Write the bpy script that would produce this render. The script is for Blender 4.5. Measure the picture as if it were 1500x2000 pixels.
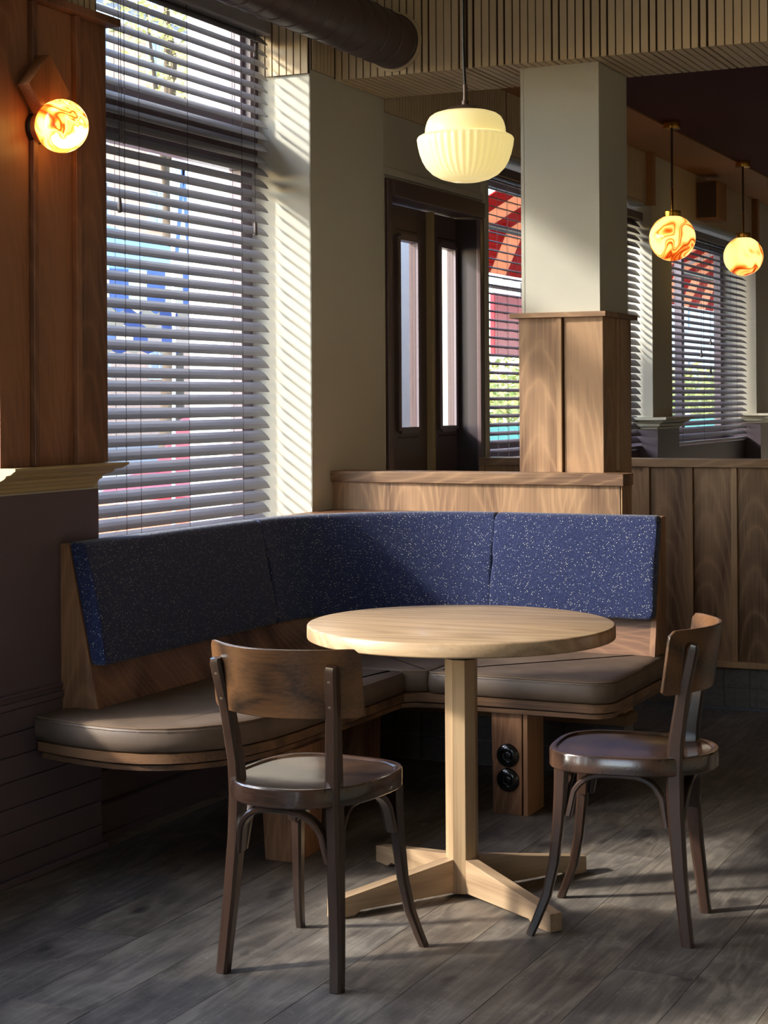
import bpy, bmesh, math, random
from mathutils import Vector, Matrix
random.seed(7)
S = bpy.context.scene
COL = S.collection
PI = math.pi
for o in list(bpy.data.objects):
    bpy.data.objects.remove(o)

# ------------------------------------------------------------------ camera
H = 1.35
F_PX = 3450.0
YAW = math.radians(24.83)
ROLL = 0.0062
cd = bpy.data.cameras.new('camera')
cam = bpy.data.objects.new('camera', cd)
COL.objects.link(cam)
cam.location = (0, 0, H)
cam.rotation_mode = 'QUATERNION'
cam.rotation_quaternion = (Matrix.Rotation(YAW, 4, 'Z') @ Matrix.Rotation(PI / 2, 4, 'X') @ Matrix.Rotation(-ROLL, 4, 'Z')).to_quaternion()
cd.sensor_fit = 'HORIZONTAL'
cd.sensor_width = 36.0
cd.lens = F_PX / 1500 * 36.0
_sy = -(1000 - 783.1)
cd.shift_x = 0.0
cd.shift_y = _sy / 1500
cd.clip_start = 0.05
cd.clip_end = 400
S.camera = cam

# ------------------------------------------------------------------ light
SUN_AZ = math.radians(40)
SUN_EL = math.radians(28.5)
SUN_STRENGTH = 5.4
SKY_STRENGTH = 1.0
EXPOSURE = 0.42
S.view_settings.view_transform = 'Standard'
S.view_settings.look = 'None'
S.view_settings.gamma = 1.0
S.view_settings.exposure = EXPOSURE
S.view_settings.use_curve_mapping = False

w = bpy.data.worlds.new('world')
S.world = w
w.use_nodes = True
wn = w.node_tree
wn.nodes.clear()
wo = wn.nodes.new('ShaderNodeOutputWorld')
wb = wn.nodes.new('ShaderNodeBackground')
sky = wn.nodes.new('ShaderNodeTexSky')
sky.sky_type = 'NISHITA'
sky.sun_disc = False
sky.sun_elevation = SUN_EL
sky.sun_rotation = math.atan2(-math.cos(SUN_AZ), -math.sin(SUN_AZ))
sky.air_density = 1.0
sky.dust_density = 1.0
sky.ozone_density = 1.0
wb.inputs['Strength'].default_value = SKY_STRENGTH
wn.links.new(sky.outputs[0], wb.inputs[0])
wn.links.new(wb.outputs[0], wo.inputs[0])

sl = bpy.data.lights.new('sun', 'SUN')
sl.energy = SUN_STRENGTH
sl.angle = math.radians(4.0)
sl.color = (1.0, 0.935, 0.83)
so = bpy.data.objects.new('sun', sl)
COL.objects.link(so)
_d = Vector((math.cos(SUN_AZ) * math.cos(SUN_EL), math.sin(SUN_AZ) * math.cos(SUN_EL), -math.sin(SUN_EL)))
so.rotation_mode = 'QUATERNION'
so.rotation_quaternion = _d.to_track_quat('-Z', 'Y')
so.location = (-6, -2, 6)


def portal(name, loc, sx, sy, rot):
    l = bpy.data.lights.new(name, 'AREA')
    l.shape = 'RECTANGLE'
    l.size = sx
    l.size_y = sy
    l.energy = 1
    l.cycles.is_portal = True
    o = bpy.data.objects.new(name, l)
    o.location = loc
    o.rotation_euler = rot
    COL.objects.link(o)


for xa in (-1.2,):
    portal('daylight_portal', (xa, -4.45, 1.9), 1.9, 1.6, (-PI / 2, 0, 0))
for nm, y0, y1, z0, z1 in (('a', 2.7, 3.95, .6, 2.8), ('b', 4.5, 5.92, .6, 2.8), ('c', .6, 2.0, .6, 2.8), ('d', -1.6, -.2, .6, 2.8)):
    portal('daylight_portal', (-3.36, (y0 + y1) / 2, (z0 + z1) / 2), z1 - z0, y1 - y0, (0, -PI / 2, 0))

# ------------------------------------------------------------------ node helpers


def lin(r, g, b):
    f = lambda c: (c / 255 / 12.92) if c / 255 <= .04045 else ((c / 255 + .055) / 1.055) ** 2.4
    return (f(r), f(g), f(b), 1.0)


class NT:
    def __init__(s, name):
        s.m = bpy.data.materials.new(name)
        s.m.use_nodes = True
        s.t = s.m.node_tree
        s.t.nodes.clear()
        s.out = s.t.nodes.new('ShaderNodeOutputMaterial')

    def n(s, typ, **kw):
        nd = s.t.nodes.new(typ)
        for k, v in kw.items():
            if k.startswith('i_'):
                nd.inputs[k[2:].replace('_', ' ')].default_value = v
            else:
                setattr(nd, k, v)
        return nd

    def l(s, a, b):
        s.t.links.new(a, b)

    def coord(s, rnd=7.0, kind='Object'):
        tc = s.n('ShaderNodeTexCoord')
        oi = s.n('ShaderNodeObjectInfo')
        mul = s.n('ShaderNodeMath', operation='MULTIPLY')
        mul.inputs[1].default_value = rnd
        s.l(oi.outputs['Random'], mul.inputs[0])
        add = s.n('ShaderNodeVectorMath', operation='ADD')
        s.l(tc.outputs[kind], add.inputs[0])
        s.l(mul.outputs[0], add.inputs[1])
        return add.outputs[0], oi.outputs['Random']

    def scale(s, v, xyz):
        m = s.n('ShaderNodeVectorMath', operation='MULTIPLY')
        m.inputs[1].default_value = xyz
        s.l(v, m.inputs[0])
        return m.outputs[0]

    def noise(s, v, sc, det=3.0, rough=.55, dist=0.0):
        n = s.n('ShaderNodeTexNoise')
        n.inputs['Scale'].default_value = sc
        n.inputs['Detail'].default_value = det
        n.inputs['Roughness'].default_value = rough
        n.inputs['Distortion'].default_value = dist
        s.l(v, n.inputs['Vector'])
        return n.outputs[0]

    def math(s, op, a, b=None):
        m = s.n('ShaderNodeMath', operation=op)
        for i, x in enumerate((a, b)):
            if x is None:
                continue
            if isinstance(x, (int, float)):
                m.inputs[i].default_value = x
            else:
                s.l(x, m.inputs[i])
        return m.outputs[0]

    def ramp(s, fac, stops):
        r = s.n('ShaderNodeValToRGB')
        e = r.color_ramp.elements
        while len(e) < len(stops):
            e.new(.5)
        for i, (p, c) in enumerate(stops):
            e[i].position = p
            e[i].color = c
        s.l(fac, r.inputs[0])
        return r.outputs[0]

    def mix(s, fac, a, b, mode='MIX'):
        m = s.n('ShaderNodeMix', data_type='RGBA', blend_type=mode)
        if isinstance(fac, (int, float)):
            m.inputs[0].default_value = fac
        else:
            s.l(fac, m.inputs[0])
        for i, x in ((6, a), (7, b)):
            if isinstance(x, tuple):
                m.inputs[i].default_value = x
            else:
                s.l(x, m.inputs[i])
        return m.outputs[2]

    def bump(s, h, strength=.2, dist=.01):
        b = s.n('ShaderNodeBump')
        b.inputs['Strength'].default_value = strength
        b.inputs['Distance'].default_value = dist
        s.l(h, b.inputs['Height'])
        return b.outputs[0]

    def bsdf(s, col, rough=.5, metal=0.0, normal=None, spec=.5, coat=0.0, emit=None, estr=0.0, sheen=0.0):
        p = s.n('ShaderNodeBsdfPrincipled')
        for key, x in (('Base Color', col), ('Roughness', rough), ('Metallic', metal)):
            if isinstance(x, (int, float, tuple)):
                p.inputs[key].default_value = x
            else:
                s.l(x, p.inputs[key])
        p.inputs['Specular IOR Level'].default_value = spec
        p.inputs['Coat Weight'].default_value = coat
        p.inputs['Coat Roughness'].default_value = .12
        p.inputs['Sheen Weight'].default_value = sheen
        if normal is not None:
            s.l(normal, p.inputs['Normal'])
        if emit is not None:
            if isinstance(emit, tuple):
                p.inputs['Emission Color'].default_value = emit
            else:
                s.l(emit, p.inputs['Emission Color'])
            p.inputs['Emission Strength'].default_value = estr
        s.l(p.outputs[0], s.out.inputs[0])
        return p


def simple(name, rgb, rough=.5, metal=0.0, var=.12, nsc=6.0, spec=.5, coat=0.0, bump=0.0, bsc=80.0):
    t = NT(name)
    v, r = t.coord()
    a = tuple(c * (1 - var) for c in rgb[:3]) + (1,)
    b = tuple(min(1, c * (1 + var)) for c in rgb[:3]) + (1,)
    col = t.ramp(t.noise(v, nsc, 4), [(.3, a), (.7, b)])
    nm = t.bump(t.noise(v, bsc, 3), bump, .003) if bump else None
    t.bsdf(col, rough, metal, nm, spec, coat)
    return t.m


def wood(name, dark, light, along='z', rings=7.0, figure=1.6, rough=.42, coat=0.0, fibre=.35, scale=1.0, objvar=.12, patch=0.25, spec=.4, arch=0.0, ringamp=.34):
    """plywood or solid wood: cathedral figure from warped rings plus fine fibres along one axis"""
    t = NT(name)
    v, rnd = t.coord(11.0)
    k = {'x': (.16, 1, 1), 'y': (1, .16, 1), 'z': (1, 1, .16)}[along]
    kf = {'x': (3, 160, 160), 'y': (160, 3, 160), 'z': (160, 160, 3)}[along]
    vs = t.scale(v, tuple(c * scale for c in k))
    big = t.noise(vs, figure, 2, .45, .3)
    ring = t.math('FRACT', t.math('MULTIPLY', big, rings))
    tri = t.math('ABSOLUTE', t.math('SUBTRACT', t.math('MULTIPLY', ring, 2.0), 1.0))
    fib = t.noise(t.scale(v, kf), 1.0, 3, .6)
    pat = t.noise(v, 3.2 * scale, 3, .6)
    # cathedral figure: nested arcs down the middle of each board
    tc = t.n('ShaderNodeTexCoord')
    sep = t.n('ShaderNodeSeparateXYZ')
    t.l(tc.outputs['Object'], sep.inputs[0])
    ix = {'x': 0, 'y': 1, 'z': 2}[along]
    acr = [sep.outputs[i] for i in range(3) if i != ix]
    sm = t.math('ADD', t.math('ADD', acr[0], acr[1]), t.math('MULTIPLY', t.math('SUBTRACT', rnd, .5), .07))
    sm = t.math('PINGPONG', t.math('ADD', sm, t.math('MULTIPLY', t.noise(v, 3.0, 2), .05)), .12)
    par = t.math('MULTIPLY', t.math('MULTIPLY', sm, sm), 62.0 * scale)
    lg = t.math('MULTIPLY', t.math('ADD', sep.outputs[ix], t.math('MULTIPLY', rnd, 9.0)), 1.9)
    pp = t.math('ADD', t.math('ADD', par, lg), t.math('MULTIPLY', t.noise(v, 5.0, 3), .42))
    arcs = t.math('FRACT', t.math('MULTIPLY', pp, 3.2))
    arcs = t.math('POWER', t.math('ABSOLUTE', t.math('SUBTRACT', t.math('MULTIPLY', arcs, 2.0), 1.0)), 3.0)
    f = t.math('ADD', t.math('MULTIPLY', tri, ringamp - arch * .5), t.math('MULTIPLY', fib, fibre))
    f = t.math('ADD', f, t.math('MULTIPLY', arcs, arch))
    f = t.math('ADD', f, arch * .08 + (.34 - ringamp) * .5)
    f = t.math('ADD', f, t.math('MULTIPLY', pat, patch))
    f = t.math('ADD', f, t.math('MULTIPLY', t.math('SUBTRACT', rnd, .5), objvar))
    col = t.ramp(f, [(.3, dark), (.64, light)])
    nm = t.bump(fib, .12, .002)
    t.bsdf(col, rough, 0, nm, spec, coat)
    return t.m


# ------------------------------------------------------------------ materials
M = {}
M['ply'] = wood('mahogany_ply', lin(106, 77, 57), lin(180, 142, 107), 'z', 8, 1.5, arch=.13)
M['ply_x'] = wood('mahogany_ply_across', lin(106, 77, 57), lin(180, 142, 107), 'x', 8, 1.5, arch=.13)
M['ply_y'] = wood('mahogany_ply_along', lin(106, 77, 57), lin(180, 142, 107), 'y', 8, 1.5)
M['red_ply'] = wood('red_mahogany_ply', lin(108, 72, 54), lin(164, 114, 84), 'z', 6, 1.7, arch=.13)
M['bench_ply'] = wood('bench_plywood', lin(100, 66, 46), lin(166, 120, 86), 'z', 8, 1.5, arch=.13)
M['bench_ply_x'] = wood('bench_plywood_across', lin(100, 66, 46), lin(166, 120, 86), 'x', 8, 1.5, arch=.13)
M['batten'] = wood('batten_wood', lin(142, 106, 76), lin(208, 170, 128), 'z', 3, 2.0)
M['oak'] = wood('pale_oak', lin(148, 120, 92), lin(192, 162, 128), 'x', 12, 3.2, .38, .15, .3, objvar=.06, ringamp=.22)
M['oak_z'] = wood('pale_oak_upright', lin(134, 108, 80), lin(184, 154, 118), 'z', 7, 3.0, .42, .1, .5, objvar=.06)
M['trim_oak'] = wood('bench_trim_wood', lin(74, 53, 39), lin(130, 95, 67), 'x', 6, 3, .4, .1, .5)
M['chair'] = wood('dark_bentwood', lin(34, 24, 19), lin(68, 47, 36), 'z', 7, 2.6, .3, .35, .4, objvar=.03, spec=.5)
M['chair_back'] = wood('worn_curved_ply', lin(50, 33, 21), lin(112, 76, 46), 'x', 9, 2.6, .3, .4, .4, objvar=.02, spec=.5)
M['chair_seat'] = wood('worn_seat_wood', lin(40, 28, 22), lin(80, 55, 42), 'x', 7, 2.6, .24, .55, .4, objvar=.03, spec=.6)
M['plaster'] = simple('cream_plaster', lin(200, 196, 182), .75, 0, .03, 3, .3, 0, .08, 60)
M['slat_cream'] = simple('cream_slats', lin(216, 197, 164), .6, 0, .05, 5, .3)
M['slat_gap'] = simple('brown_gap', lin(66, 50, 40), .8, 0, .05, 5, .2)
M['moulding'] = simple('ochre_moulding', lin(186, 164, 122), .5, 0, .04, 6, .4)
M['moulding_pale'] = simple('pale_moulding', lin(206, 198, 176), .5, 0, .03, 6, .4)
M['dark_paint'] = simple('aubergine_paint', lin(100, 86, 92), .5, 0, .06, 3, .4)
M['door_paint'] = simple('dark_brown_gloss_paint', lin(96, 78, 80), .36, 0, .06, 3, .5)
M['door_paint_shaded'] = simple('dark_brown_paint_shaded', lin(56, 47, 51), .4, 0, .06, 3, .4)  # same door paint for the reveal linings, recess shade darkened into the colour
M['frame_paint'] = simple('grey_mauve_frame_paint', lin(120, 108, 116), .4, 0, .05, 3, .5)
M['ceiling_dark'] = simple('maroon_ceiling', lin(84, 42, 50), .85, 0, .05, 2, .2)
M['soffit'] = simple('brown_soffit', lin(176, 130, 92), .7, 0, .05, 2, .3)
M['duct'] = simple('brown_painted_duct', lin(78, 62, 62), .42, .0, .08, 3, .5)
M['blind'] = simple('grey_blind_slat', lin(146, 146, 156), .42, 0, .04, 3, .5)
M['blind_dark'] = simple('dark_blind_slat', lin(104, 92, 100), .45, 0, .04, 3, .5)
M['cord'] = simple('blind_cord', lin(70, 62, 64), .8, 0, .05, 5, .2)
M['tassel'] = simple('cord_weight', lin(98, 88, 86), .5, 0, .05, 5, .4)
M['black_plastic'] = simple('black_bakelite', lin(16, 15, 16), .16, 0, .1, 6, .6, .4)
M['black_metal'] = simple('black_metal', lin(30, 28, 30), .4, .4, .1, 6)
M['bronze'] = simple('dark_bronze', lin(84, 66, 56), .32, .25, .1, 6)
M['brass'] = simple('polished_brass', lin(212, 160, 70), .22, 1.0, .06, 8)
M['steel'] = simple('steel_strip', lin(120, 128, 146), .35, .6, .06, 8)
M['screw'] = simple('worn_screw', lin(110, 96, 84), .4, .8, .1, 30)
M['sconce_wood'] = wood('sconce_wood', lin(122, 76, 46), lin(180, 118, 74), 'z', 4, 2.2, .4)
M['stone_white'] = simple('white_painted_stone', lin(226, 226, 226), .7, 0, .03, 2, .3)
M['tile'] = simple('grey_stone_tile', lin(112, 110, 108), .55, 0, .22, 60, .4)
M['tile_dark'] = simple('dark_stone_tile', lin(84, 76, 76), .55, 0, .2, 60, .4)
M['grout'] = simple('tile_grout', lin(150, 145, 138), .8, 0, .06, 20, .2)


def mk_leather():
    t = NT('brown_leather')
    v, r = t.coord(3)
    c = t.ramp(t.noise(v, 5, 4, .6), [(.3, lin(88, 72, 60)), (.72, lin(116, 97, 81))])
    h = t.noise(v, 260, 3, .6)
    h2 = t.noise(v, 9, 3, .5)
    nm = t.bump(t.math('ADD', t.math('MULTIPLY', h, .25), h2), .16, .006)
    t.bsdf(c, t.math('ADD', t.math('MULTIPLY', h2, .2), .44), 0, nm, .5)
    return t.m


M['leather'] = mk_leather()
M['piping'] = simple('leather_piping', lin(120, 98, 78), .38, 0, .08, 20, .5)


def mk_fabric():
    t = NT('blue_flecked_wool')
    v, r = t.coord(3)
    vr = t.n('ShaderNodeVectorRotate', rotation_type='EULER_XYZ')
    vr.inputs['Rotation'].default_value = (.62, .41, .87)
    t.l(v, vr.inputs['Vector'])
    v = vr.outputs[0]
    vx = t.scale(v, (1, 1, 1.5))
    weave = t.noise(vx, 420, 2, .6)
    base = t.ramp(weave, [(.36, lin(18, 23, 52)), (.55, lin(40, 49, 90)), (.72, lin(76, 86, 128))])
    vo = t.n('ShaderNodeTexVoronoi')
    vo.inputs['Scale'].default_value = 190
    t.l(t.scale(v, (1, 1, 1.3)), vo.inputs['Vector'])
    sep = t.n('ShaderNodeSeparateColor')
    t.l(vo.outputs['Color'], sep.inputs[0])
    near = t.math('LESS_THAN', vo.outputs['Distance'], .27)
    pick = t.math('GREATER_THAN', sep.outputs[0], .78)
    fl = t.math('MULTIPLY', near, pick)
    vo2 = t.n('ShaderNodeTexVoronoi')
    vo2.inputs['Scale'].default_value = 400
    t.l(v, vo2.inputs['Vector'])
    sep2 = t.n('ShaderNodeSeparateColor')
    t.l(vo2.outputs['Color'], sep2.inputs[0])
    fl2 = t.math('MULTIPLY', t.math('LESS_THAN', vo2.outputs['Distance'], .3), t.math('GREATER_THAN', sep2.outputs[1], .78))
    c = t.mix(t.math('MULTIPLY', fl2, .6), base, lin(150, 158, 190))
    c = t.mix(fl, c, lin(226, 222, 200))
    nm = t.bump(weave, .5, .003)
    t.bsdf(c, .9, 0, nm, .15, 0, None, 0, .3)
    return t.m


M['fabric'] = mk_fabric()


def mk_plank():
    t = NT('weathered_oak_plank')
    v, rnd = t.coord(23.0)
    fib = t.noise(t.scale(v, (130, 4, 40)), 1.0, 4, .65)
    fig = t.noise(t.scale(v, (1, .2, 1)), 7, 3, .5, .6)
    ring = t.math('ABSOLUTE', t.math('SUBTRACT', t.math('MULTIPLY', t.math('FRACT', t.math('MULTIPLY', fig, 7.0)), 2.0), 1.0))
    worn = t.noise(v, 5.5, 5, .65, .4)
    knot = t.noise(t.scale(v, (1, .5, 1)), 9, 2, .5)
    f = t.math('ADD', t.math('MULTIPLY', fib, .34), t.math('MULTIPLY', ring, .12))
    f = t.math('ADD', f, t.math('MULTIPLY', worn, .5))
    f = t.math('ADD', f, t.math('MULTIPLY', t.math('SUBTRACT', rnd, .5), .1))
    grey = t.ramp(f, [(.3, lin(72, 66, 62)), (.48, lin(108, 100, 92)), (.66, lin(146, 136, 123))])
    brown = t.ramp(f, [(.3, lin(76, 66, 58)), (.48, lin(114, 102, 90)), (.66, lin(154, 140, 122))])
    br = t.math('FRACT', t.math('MULTIPLY', rnd, 13.7))
    pick = t.ramp(t.math('ADD', t.math('MULTIPLY', br, .7), t.math('MULTIPLY', t.noise(v, 3, 2), .5)), [(.4, (0, 0, 0, 1)), (.9, (1, 1, 1, 1))])
    c = t.mix(pick, grey, brown)
    c = t.mix(t.ramp(knot, [(.66, (0, 0, 0, 1)), (.74, (.7, .7, .7, 1))]), c, lin(44, 38, 38))
    # fine pale scratches
    scr = t.n('ShaderNodeTexVoronoi', feature='DISTANCE_TO_EDGE')
    scr.inputs['Scale'].default_value = 9
    dis = t.n('ShaderNodeVectorMath', operation='ADD')
    t.l(t.scale(v, (1, .8, 1)), dis.inputs[0])
    nn = t.n('ShaderNodeTexNoise')
    nn.inputs['Scale'].default_value = 14
    t.l(v, nn.inputs['Vector'])
    t.l(t.scale(nn.outputs['Color'], (.25, .25, .25)), dis.inputs[1])
    t.l(dis.outputs[0], scr.inputs['Vector'])
    sm = t.math('MULTIPLY', t.math('LESS_THAN', scr.outputs[0], .006), t.math('MULTIPLY', worn, .5))
    c = t.mix(sm, c, lin(176, 170, 160))
    nm = t.bump(t.math('ADD', fib, t.math('MULTIPLY', worn, .4)), .22, .003)
    t.bsdf(c, t.math('ADD', t.math('MULTIPLY', worn, .25), .36), 0, nm, .42)
    return t.m


M['plank'] = mk_plank()
M['floor_base'] = simple('dark_floor_base', lin(40, 36, 34), .8, 0, .1, 8, .2)


def mk_glass():
    t = NT('window_glass')
    tr = t.n('ShaderNodeBsdfTransparent')
    tr.inputs[0].default_value = (.93, .95, .96, 1)
    gl = t.n('ShaderNodeBsdfGlossy')
    gl.inputs['Roughness'].default_value = .02
    fr = t.n('ShaderNodeLayerWeight')
    fr.inputs[0].default_value = .5
    sch = t.math('ADD', t.math('MULTIPLY', t.math('POWER', fr.outputs['Facing'], 5.0), .5), .03)
    mx = t.n('ShaderNodeMixShader')
    t.l(sch, mx.inputs[0])
    t.l(tr.outputs[0], mx.inputs[1])
    t.l(gl.outputs[0], mx.inputs[2])
    t.l(mx.outputs[0], t.out.inputs[0])
    return t.m


M['glass'] = mk_glass()


def mk_globe(name, seed, strength, sc=9.0, bias=0.0):
    t = NT(name)
    tc = t.n('ShaderNodeTexCoord')
    ad = t.n('ShaderNodeVectorMath', operation='ADD')
    ad.inputs[1].default_value = (seed, seed * .7, seed * 1.3)
    t.l(tc.outputs['Object'], ad.inputs[0])
    v = ad.outputs[0]
    n1 = t.n('ShaderNodeTexNoise')
    n1.inputs['Scale'].default_value = sc
    n1.inputs['Detail'].default_value = 1.0
    n1.inputs['Distortion'].default_value = 1.2
    t.l(v, n1.inputs['Vector'])
    sub = t.n('ShaderNodeVectorMath', operation='SUBTRACT')
    sub.inputs[1].default_value = (.5, .5, .5)
    t.l(n1.outputs['Color'], sub.inputs[0])
    ad2 = t.n('ShaderNodeVectorMath', operation='ADD')
    t.l(v, ad2.inputs[0])
    t.l(t.scale(sub.outputs[0], (1.5 / sc,) * 3), ad2.inputs[1])
    f = t.noise(ad2.outputs[0], sc * .9, 2, .5, .6)
    b1_ = t.math('ABSOLUTE', t.math('SUBTRACT', f, .5 + bias))
    b2_ = t.math('ABSOLUTE', t.math('SUBTRACT', f, .40 + bias))
    band = t.math('MINIMUM', b1_, t.math('ADD', b2_, .012))
    c = t.ramp(band, [(0.0, lin(150, 34, 6)), (.012, lin(206, 88, 20)), (.035, lin(242, 170, 70)), (.075, lin(255, 218, 132)), (.2, lin(255, 226, 146))])
    t.bsdf(c, .12, 0, None, .5, .3, c, strength)
    return t.m


M['globe_a'] = mk_globe('marbled_glass_sconce', 3.1, 3.3, 6.5)
M['globe_b'] = mk_globe('marbled_glass_near', 8.4, 1.15, 3.6, .02)
M['globe_c'] = mk_globe('marbled_glass_far', 14.9, 1.2, 3.6)


def mk_opal():
    t = NT('opal_glass')
    tc = t.n('ShaderNodeTexCoord')
    lw = t.n('ShaderNodeLayerWeight')
    lw.inputs[0].default_value = .35
    c = t.ramp(lw.outputs['Facing'], [(0.0, lin(250, 220, 128)), (.8, lin(246, 222, 150))])
    t.bsdf(lin(244, 236, 210), .22, 0, None, .5, .2, c, .55)
    return t.m


M['opal'] = mk_opal()

# ------------------------------------------------------------------ mesh helpers


def link(name, me, mat, parent=None, loc=(0, 0, 0)):
    o = bpy.data.objects.new(name, me)
    COL.objects.link(o)
    if mat is not None and len(me.materials) == 0:
        me.materials.append(mat)
    o.location = loc
    if parent is not None:
        o.parent = parent
    return o


def orig(parent):
    """world translation of an unrotated parent chain"""
    p = Vector((0, 0, 0))
    while parent is not None:
        p += parent.location
        parent = parent.parent
    return p


def mk(name, vs, fs, mat, parent=None, smooth=False, local=False, center=True, bevel=0.0, autosm=None):
    """mesh from points; world points unless local=True. The object's origin sits at the mesh's centre."""
    off = Vector((0, 0, 0)) if local else orig(parent)
    vs = [Vector(v) for v in vs]
    lo = Vector([min(v[i] for v in vs) for i in range(3)])
    hi = Vector([max(v[i] for v in vs) for i in range(3)])
    c = (lo + hi) / 2 if center else off.copy()
    me = bpy.data.meshes.new(name)
    me.from_pydata([v - c for v in vs], [], fs)
    bm = bmesh.new()
    bm.from_mesh(me)
    bmesh.ops.recalc_face_normals(bm, faces=bm.faces)
    bm.to_mesh(me)
    bm.free()
    if smooth:
        for p in me.polygons:
            p.use_smooth = True
        if autosm:
            try:
                me.set_sharp_from_angle(angle=math.radians(autosm))
            except Exception:
                pass
    o = link(name, me, mat, parent, c - off)
    if bevel:
        b = o.modifiers.new('bevel', 'BEVEL')
        b.width = bevel
        b.segments = 2
        b.limit_method = 'ANGLE'
    return o


BF = [(0, 1, 2, 3), (4, 7, 6, 5), (0, 4, 5, 1), (1, 5, 6, 2), (2, 6, 7, 3), (3, 7, 4, 0)]


def boxv(x0, x1, y0, y1, z0, z1):
    return [(x0, y0, z0), (x1, y0, z0), (x1, y1, z0), (x0, y1, z0), (x0, y0, z1), (x1, y0, z1), (x1, y1, z1), (x0, y1, z1)]


def box(name, x0, x1, y0, y1, z0, z1, mat, parent=None, bevel=0.0, local=False):
    return mk(name, boxv(x0, x1, y0, y1, z0, z1), BF, mat, parent, local=local, bevel=bevel)


def boxes(name, lst, mat, parent=None, local=False):
    vs, fs = [], []
    for b in lst:
        n = len(vs)
        vs += boxv(*b)
        fs += [tuple(i + n for i in f) for f in BF]
    return mk(name, vs, fs, mat, parent, local=local)


def tube(name, pts, r, mat, parent=None, seg=8, local=False, caps=True, radii=None):
    pts = [Vector(p) for p in pts]
    vs, fs = [], []
    ref = Vector((0, 0, 1))
    prevn = None
    for i, p in enumerate(pts):
        t = (pts[min(i + 1, len(pts) - 1)] - pts[max(i - 1, 0)]).normalized()
        if prevn is None:
            a = ref if abs(t.dot(ref)) < .9 else Vector((1, 0, 0))
            n = (a - t * a.dot(t)).normalized()
        else:
            n = (prevn - t * prevn.dot(t)).normalized()
        prevn = n
        b = t.cross(n)
        rr = radii[i] if radii else r
        for k in range(seg):
            a = 2 * PI * k / seg
            vs.append(p + n * (math.cos(a) * rr) + b * (math.sin(a) * rr))
    for i in range(len(pts) - 1):
        for k in range(seg):
            k2 = (k + 1) % seg
            fs.append((i * seg + k, i * seg + k2, (i + 1) * seg + k2, (i + 1) * seg + k))
    if caps:
        fs.append(tuple(range(seg))[::-1])
        fs.append(tuple((len(pts) - 1) * seg + k for k in range(seg)))
    return mk(name, vs, fs, mat, parent, smooth=True, local=local, autosm=50)


def bar(name, pts, sizes, xref, mat, parent=None, local=False, ch=.2):
    """rectangular bar with chamfered corners swept along pts; sizes = (width along xref, depth) per point"""
    pts = [Vector(p) for p in pts]
    xr = Vector(xref).normalized()
    vs, fs = [], []
    for i, p in enumerate(pts):
        t = (pts[min(i + 1, len(pts) - 1)] - pts[max(i - 1, 0)]).normalized()
        a = (xr - t * xr.dot(t)).normalized()
        b = t.cross(a)
        w_, d_ = sizes[i] if isinstance(sizes, list) else sizes
        w_, d_ = w_ / 2, d_ / 2
        c = min(w_, d_) * ch * 2
        for u, v in ((w_, d_ - c), (w_ - c, d_), (-w_ + c, d_), (-w_, d_ - c), (-w_, -d_ + c), (-w_ + c, -d_), (w_ - c, -d_), (w_, -d_ + c)):
            vs.append(p + a * u + b * v)
    for i in range(len(pts) - 1):
        for k in range(8):
            k2 = (k + 1) % 8
            fs.append((i * 8 + k, i * 8 + k2, (i + 1) * 8 + k2, (i + 1) * 8 + k))
    fs.append(tuple(range(8))[::-1])
    fs.append(tuple((len(pts) - 1) * 8 + k for k in range(8)))
    return mk(name, vs, fs, mat, parent, smooth=True, local=local, autosm=35)


def lathe(name, prof, mat, parent=None, seg=40, at=(0, 0, 0), axis='z', local=False, smooth=40, wob=None, closed_ends=True):
    at = Vector(at)
    vs, fs = [], []
    for (r, z) in prof:
        for k in range(seg):
            a = 2 * PI * k / seg
            rr = r * (1 + (wob(a, z) if wob else 0))
            x, y = rr * math.cos(a), rr * math.sin(a)
            vs.append(at + (Vector((x, y, z)) if axis == 'z' else Vector((z, x, y)) if axis == 'x' else Vector((x, z, y))))
    for i in range(len(prof) - 1):
        for k in range(seg):
            k2 = (k + 1) % seg
            fs.append((i * seg + k, i * seg + k2, (i + 1) * seg + k2, (i + 1) * seg + k))
    if closed_ends:
        fs.append(tuple(range(seg))[::-1])
        fs.append(tuple((len(prof) - 1) * seg + k for k in range(seg)))
    return mk(name, vs, fs, mat, parent, smooth=True, local=local, autosm=smooth)


def inset(poly, d):
    n = len(poly)
    out = []
    for i in range(n):
        p0, p1, p2 = Vector(poly[i - 1]), Vector(poly[i]), Vector(poly[(i + 1) % n])
        a, b = (p1 - p0).normalized(), (p2 - p1).normalized()
        na, nb = Vector((-a.y, a.x)), Vector((-b.y, b.x))
        m = na + nb
        m = m / max(m.length_squared, .2) * 2 if m.length > 1e-6 else na
        out.append(p1 + m * d)
    return out


def slab(name, poly, rings, mat, parent=None, smooth=True, autosm=40, local=False):
    """counter-clockwise outline raised through (inset, z) rings"""
    vs, fs = [], []
    n = len(poly)
    for d, z in rings:
        vs += [(p.x, p.y, z) for p in (inset(poly, d) if abs(d) > 1e-9 else [Vector(q) for q in poly])]
    for i in range(len(rings) - 1):
        for k in range(n):
            k2 = (k + 1) % n
            fs.append((i * n + k, i * n + k2, (i + 1) * n + k2, (i + 1) * n + k))
    fs.append(tuple(range(n))[::-1])
    fs.append(tuple((len(rings) - 1) * n + k for k in range(n)))
    return mk(name, vs, fs, mat, parent, smooth=smooth, autosm=autosm, local=local)


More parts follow.
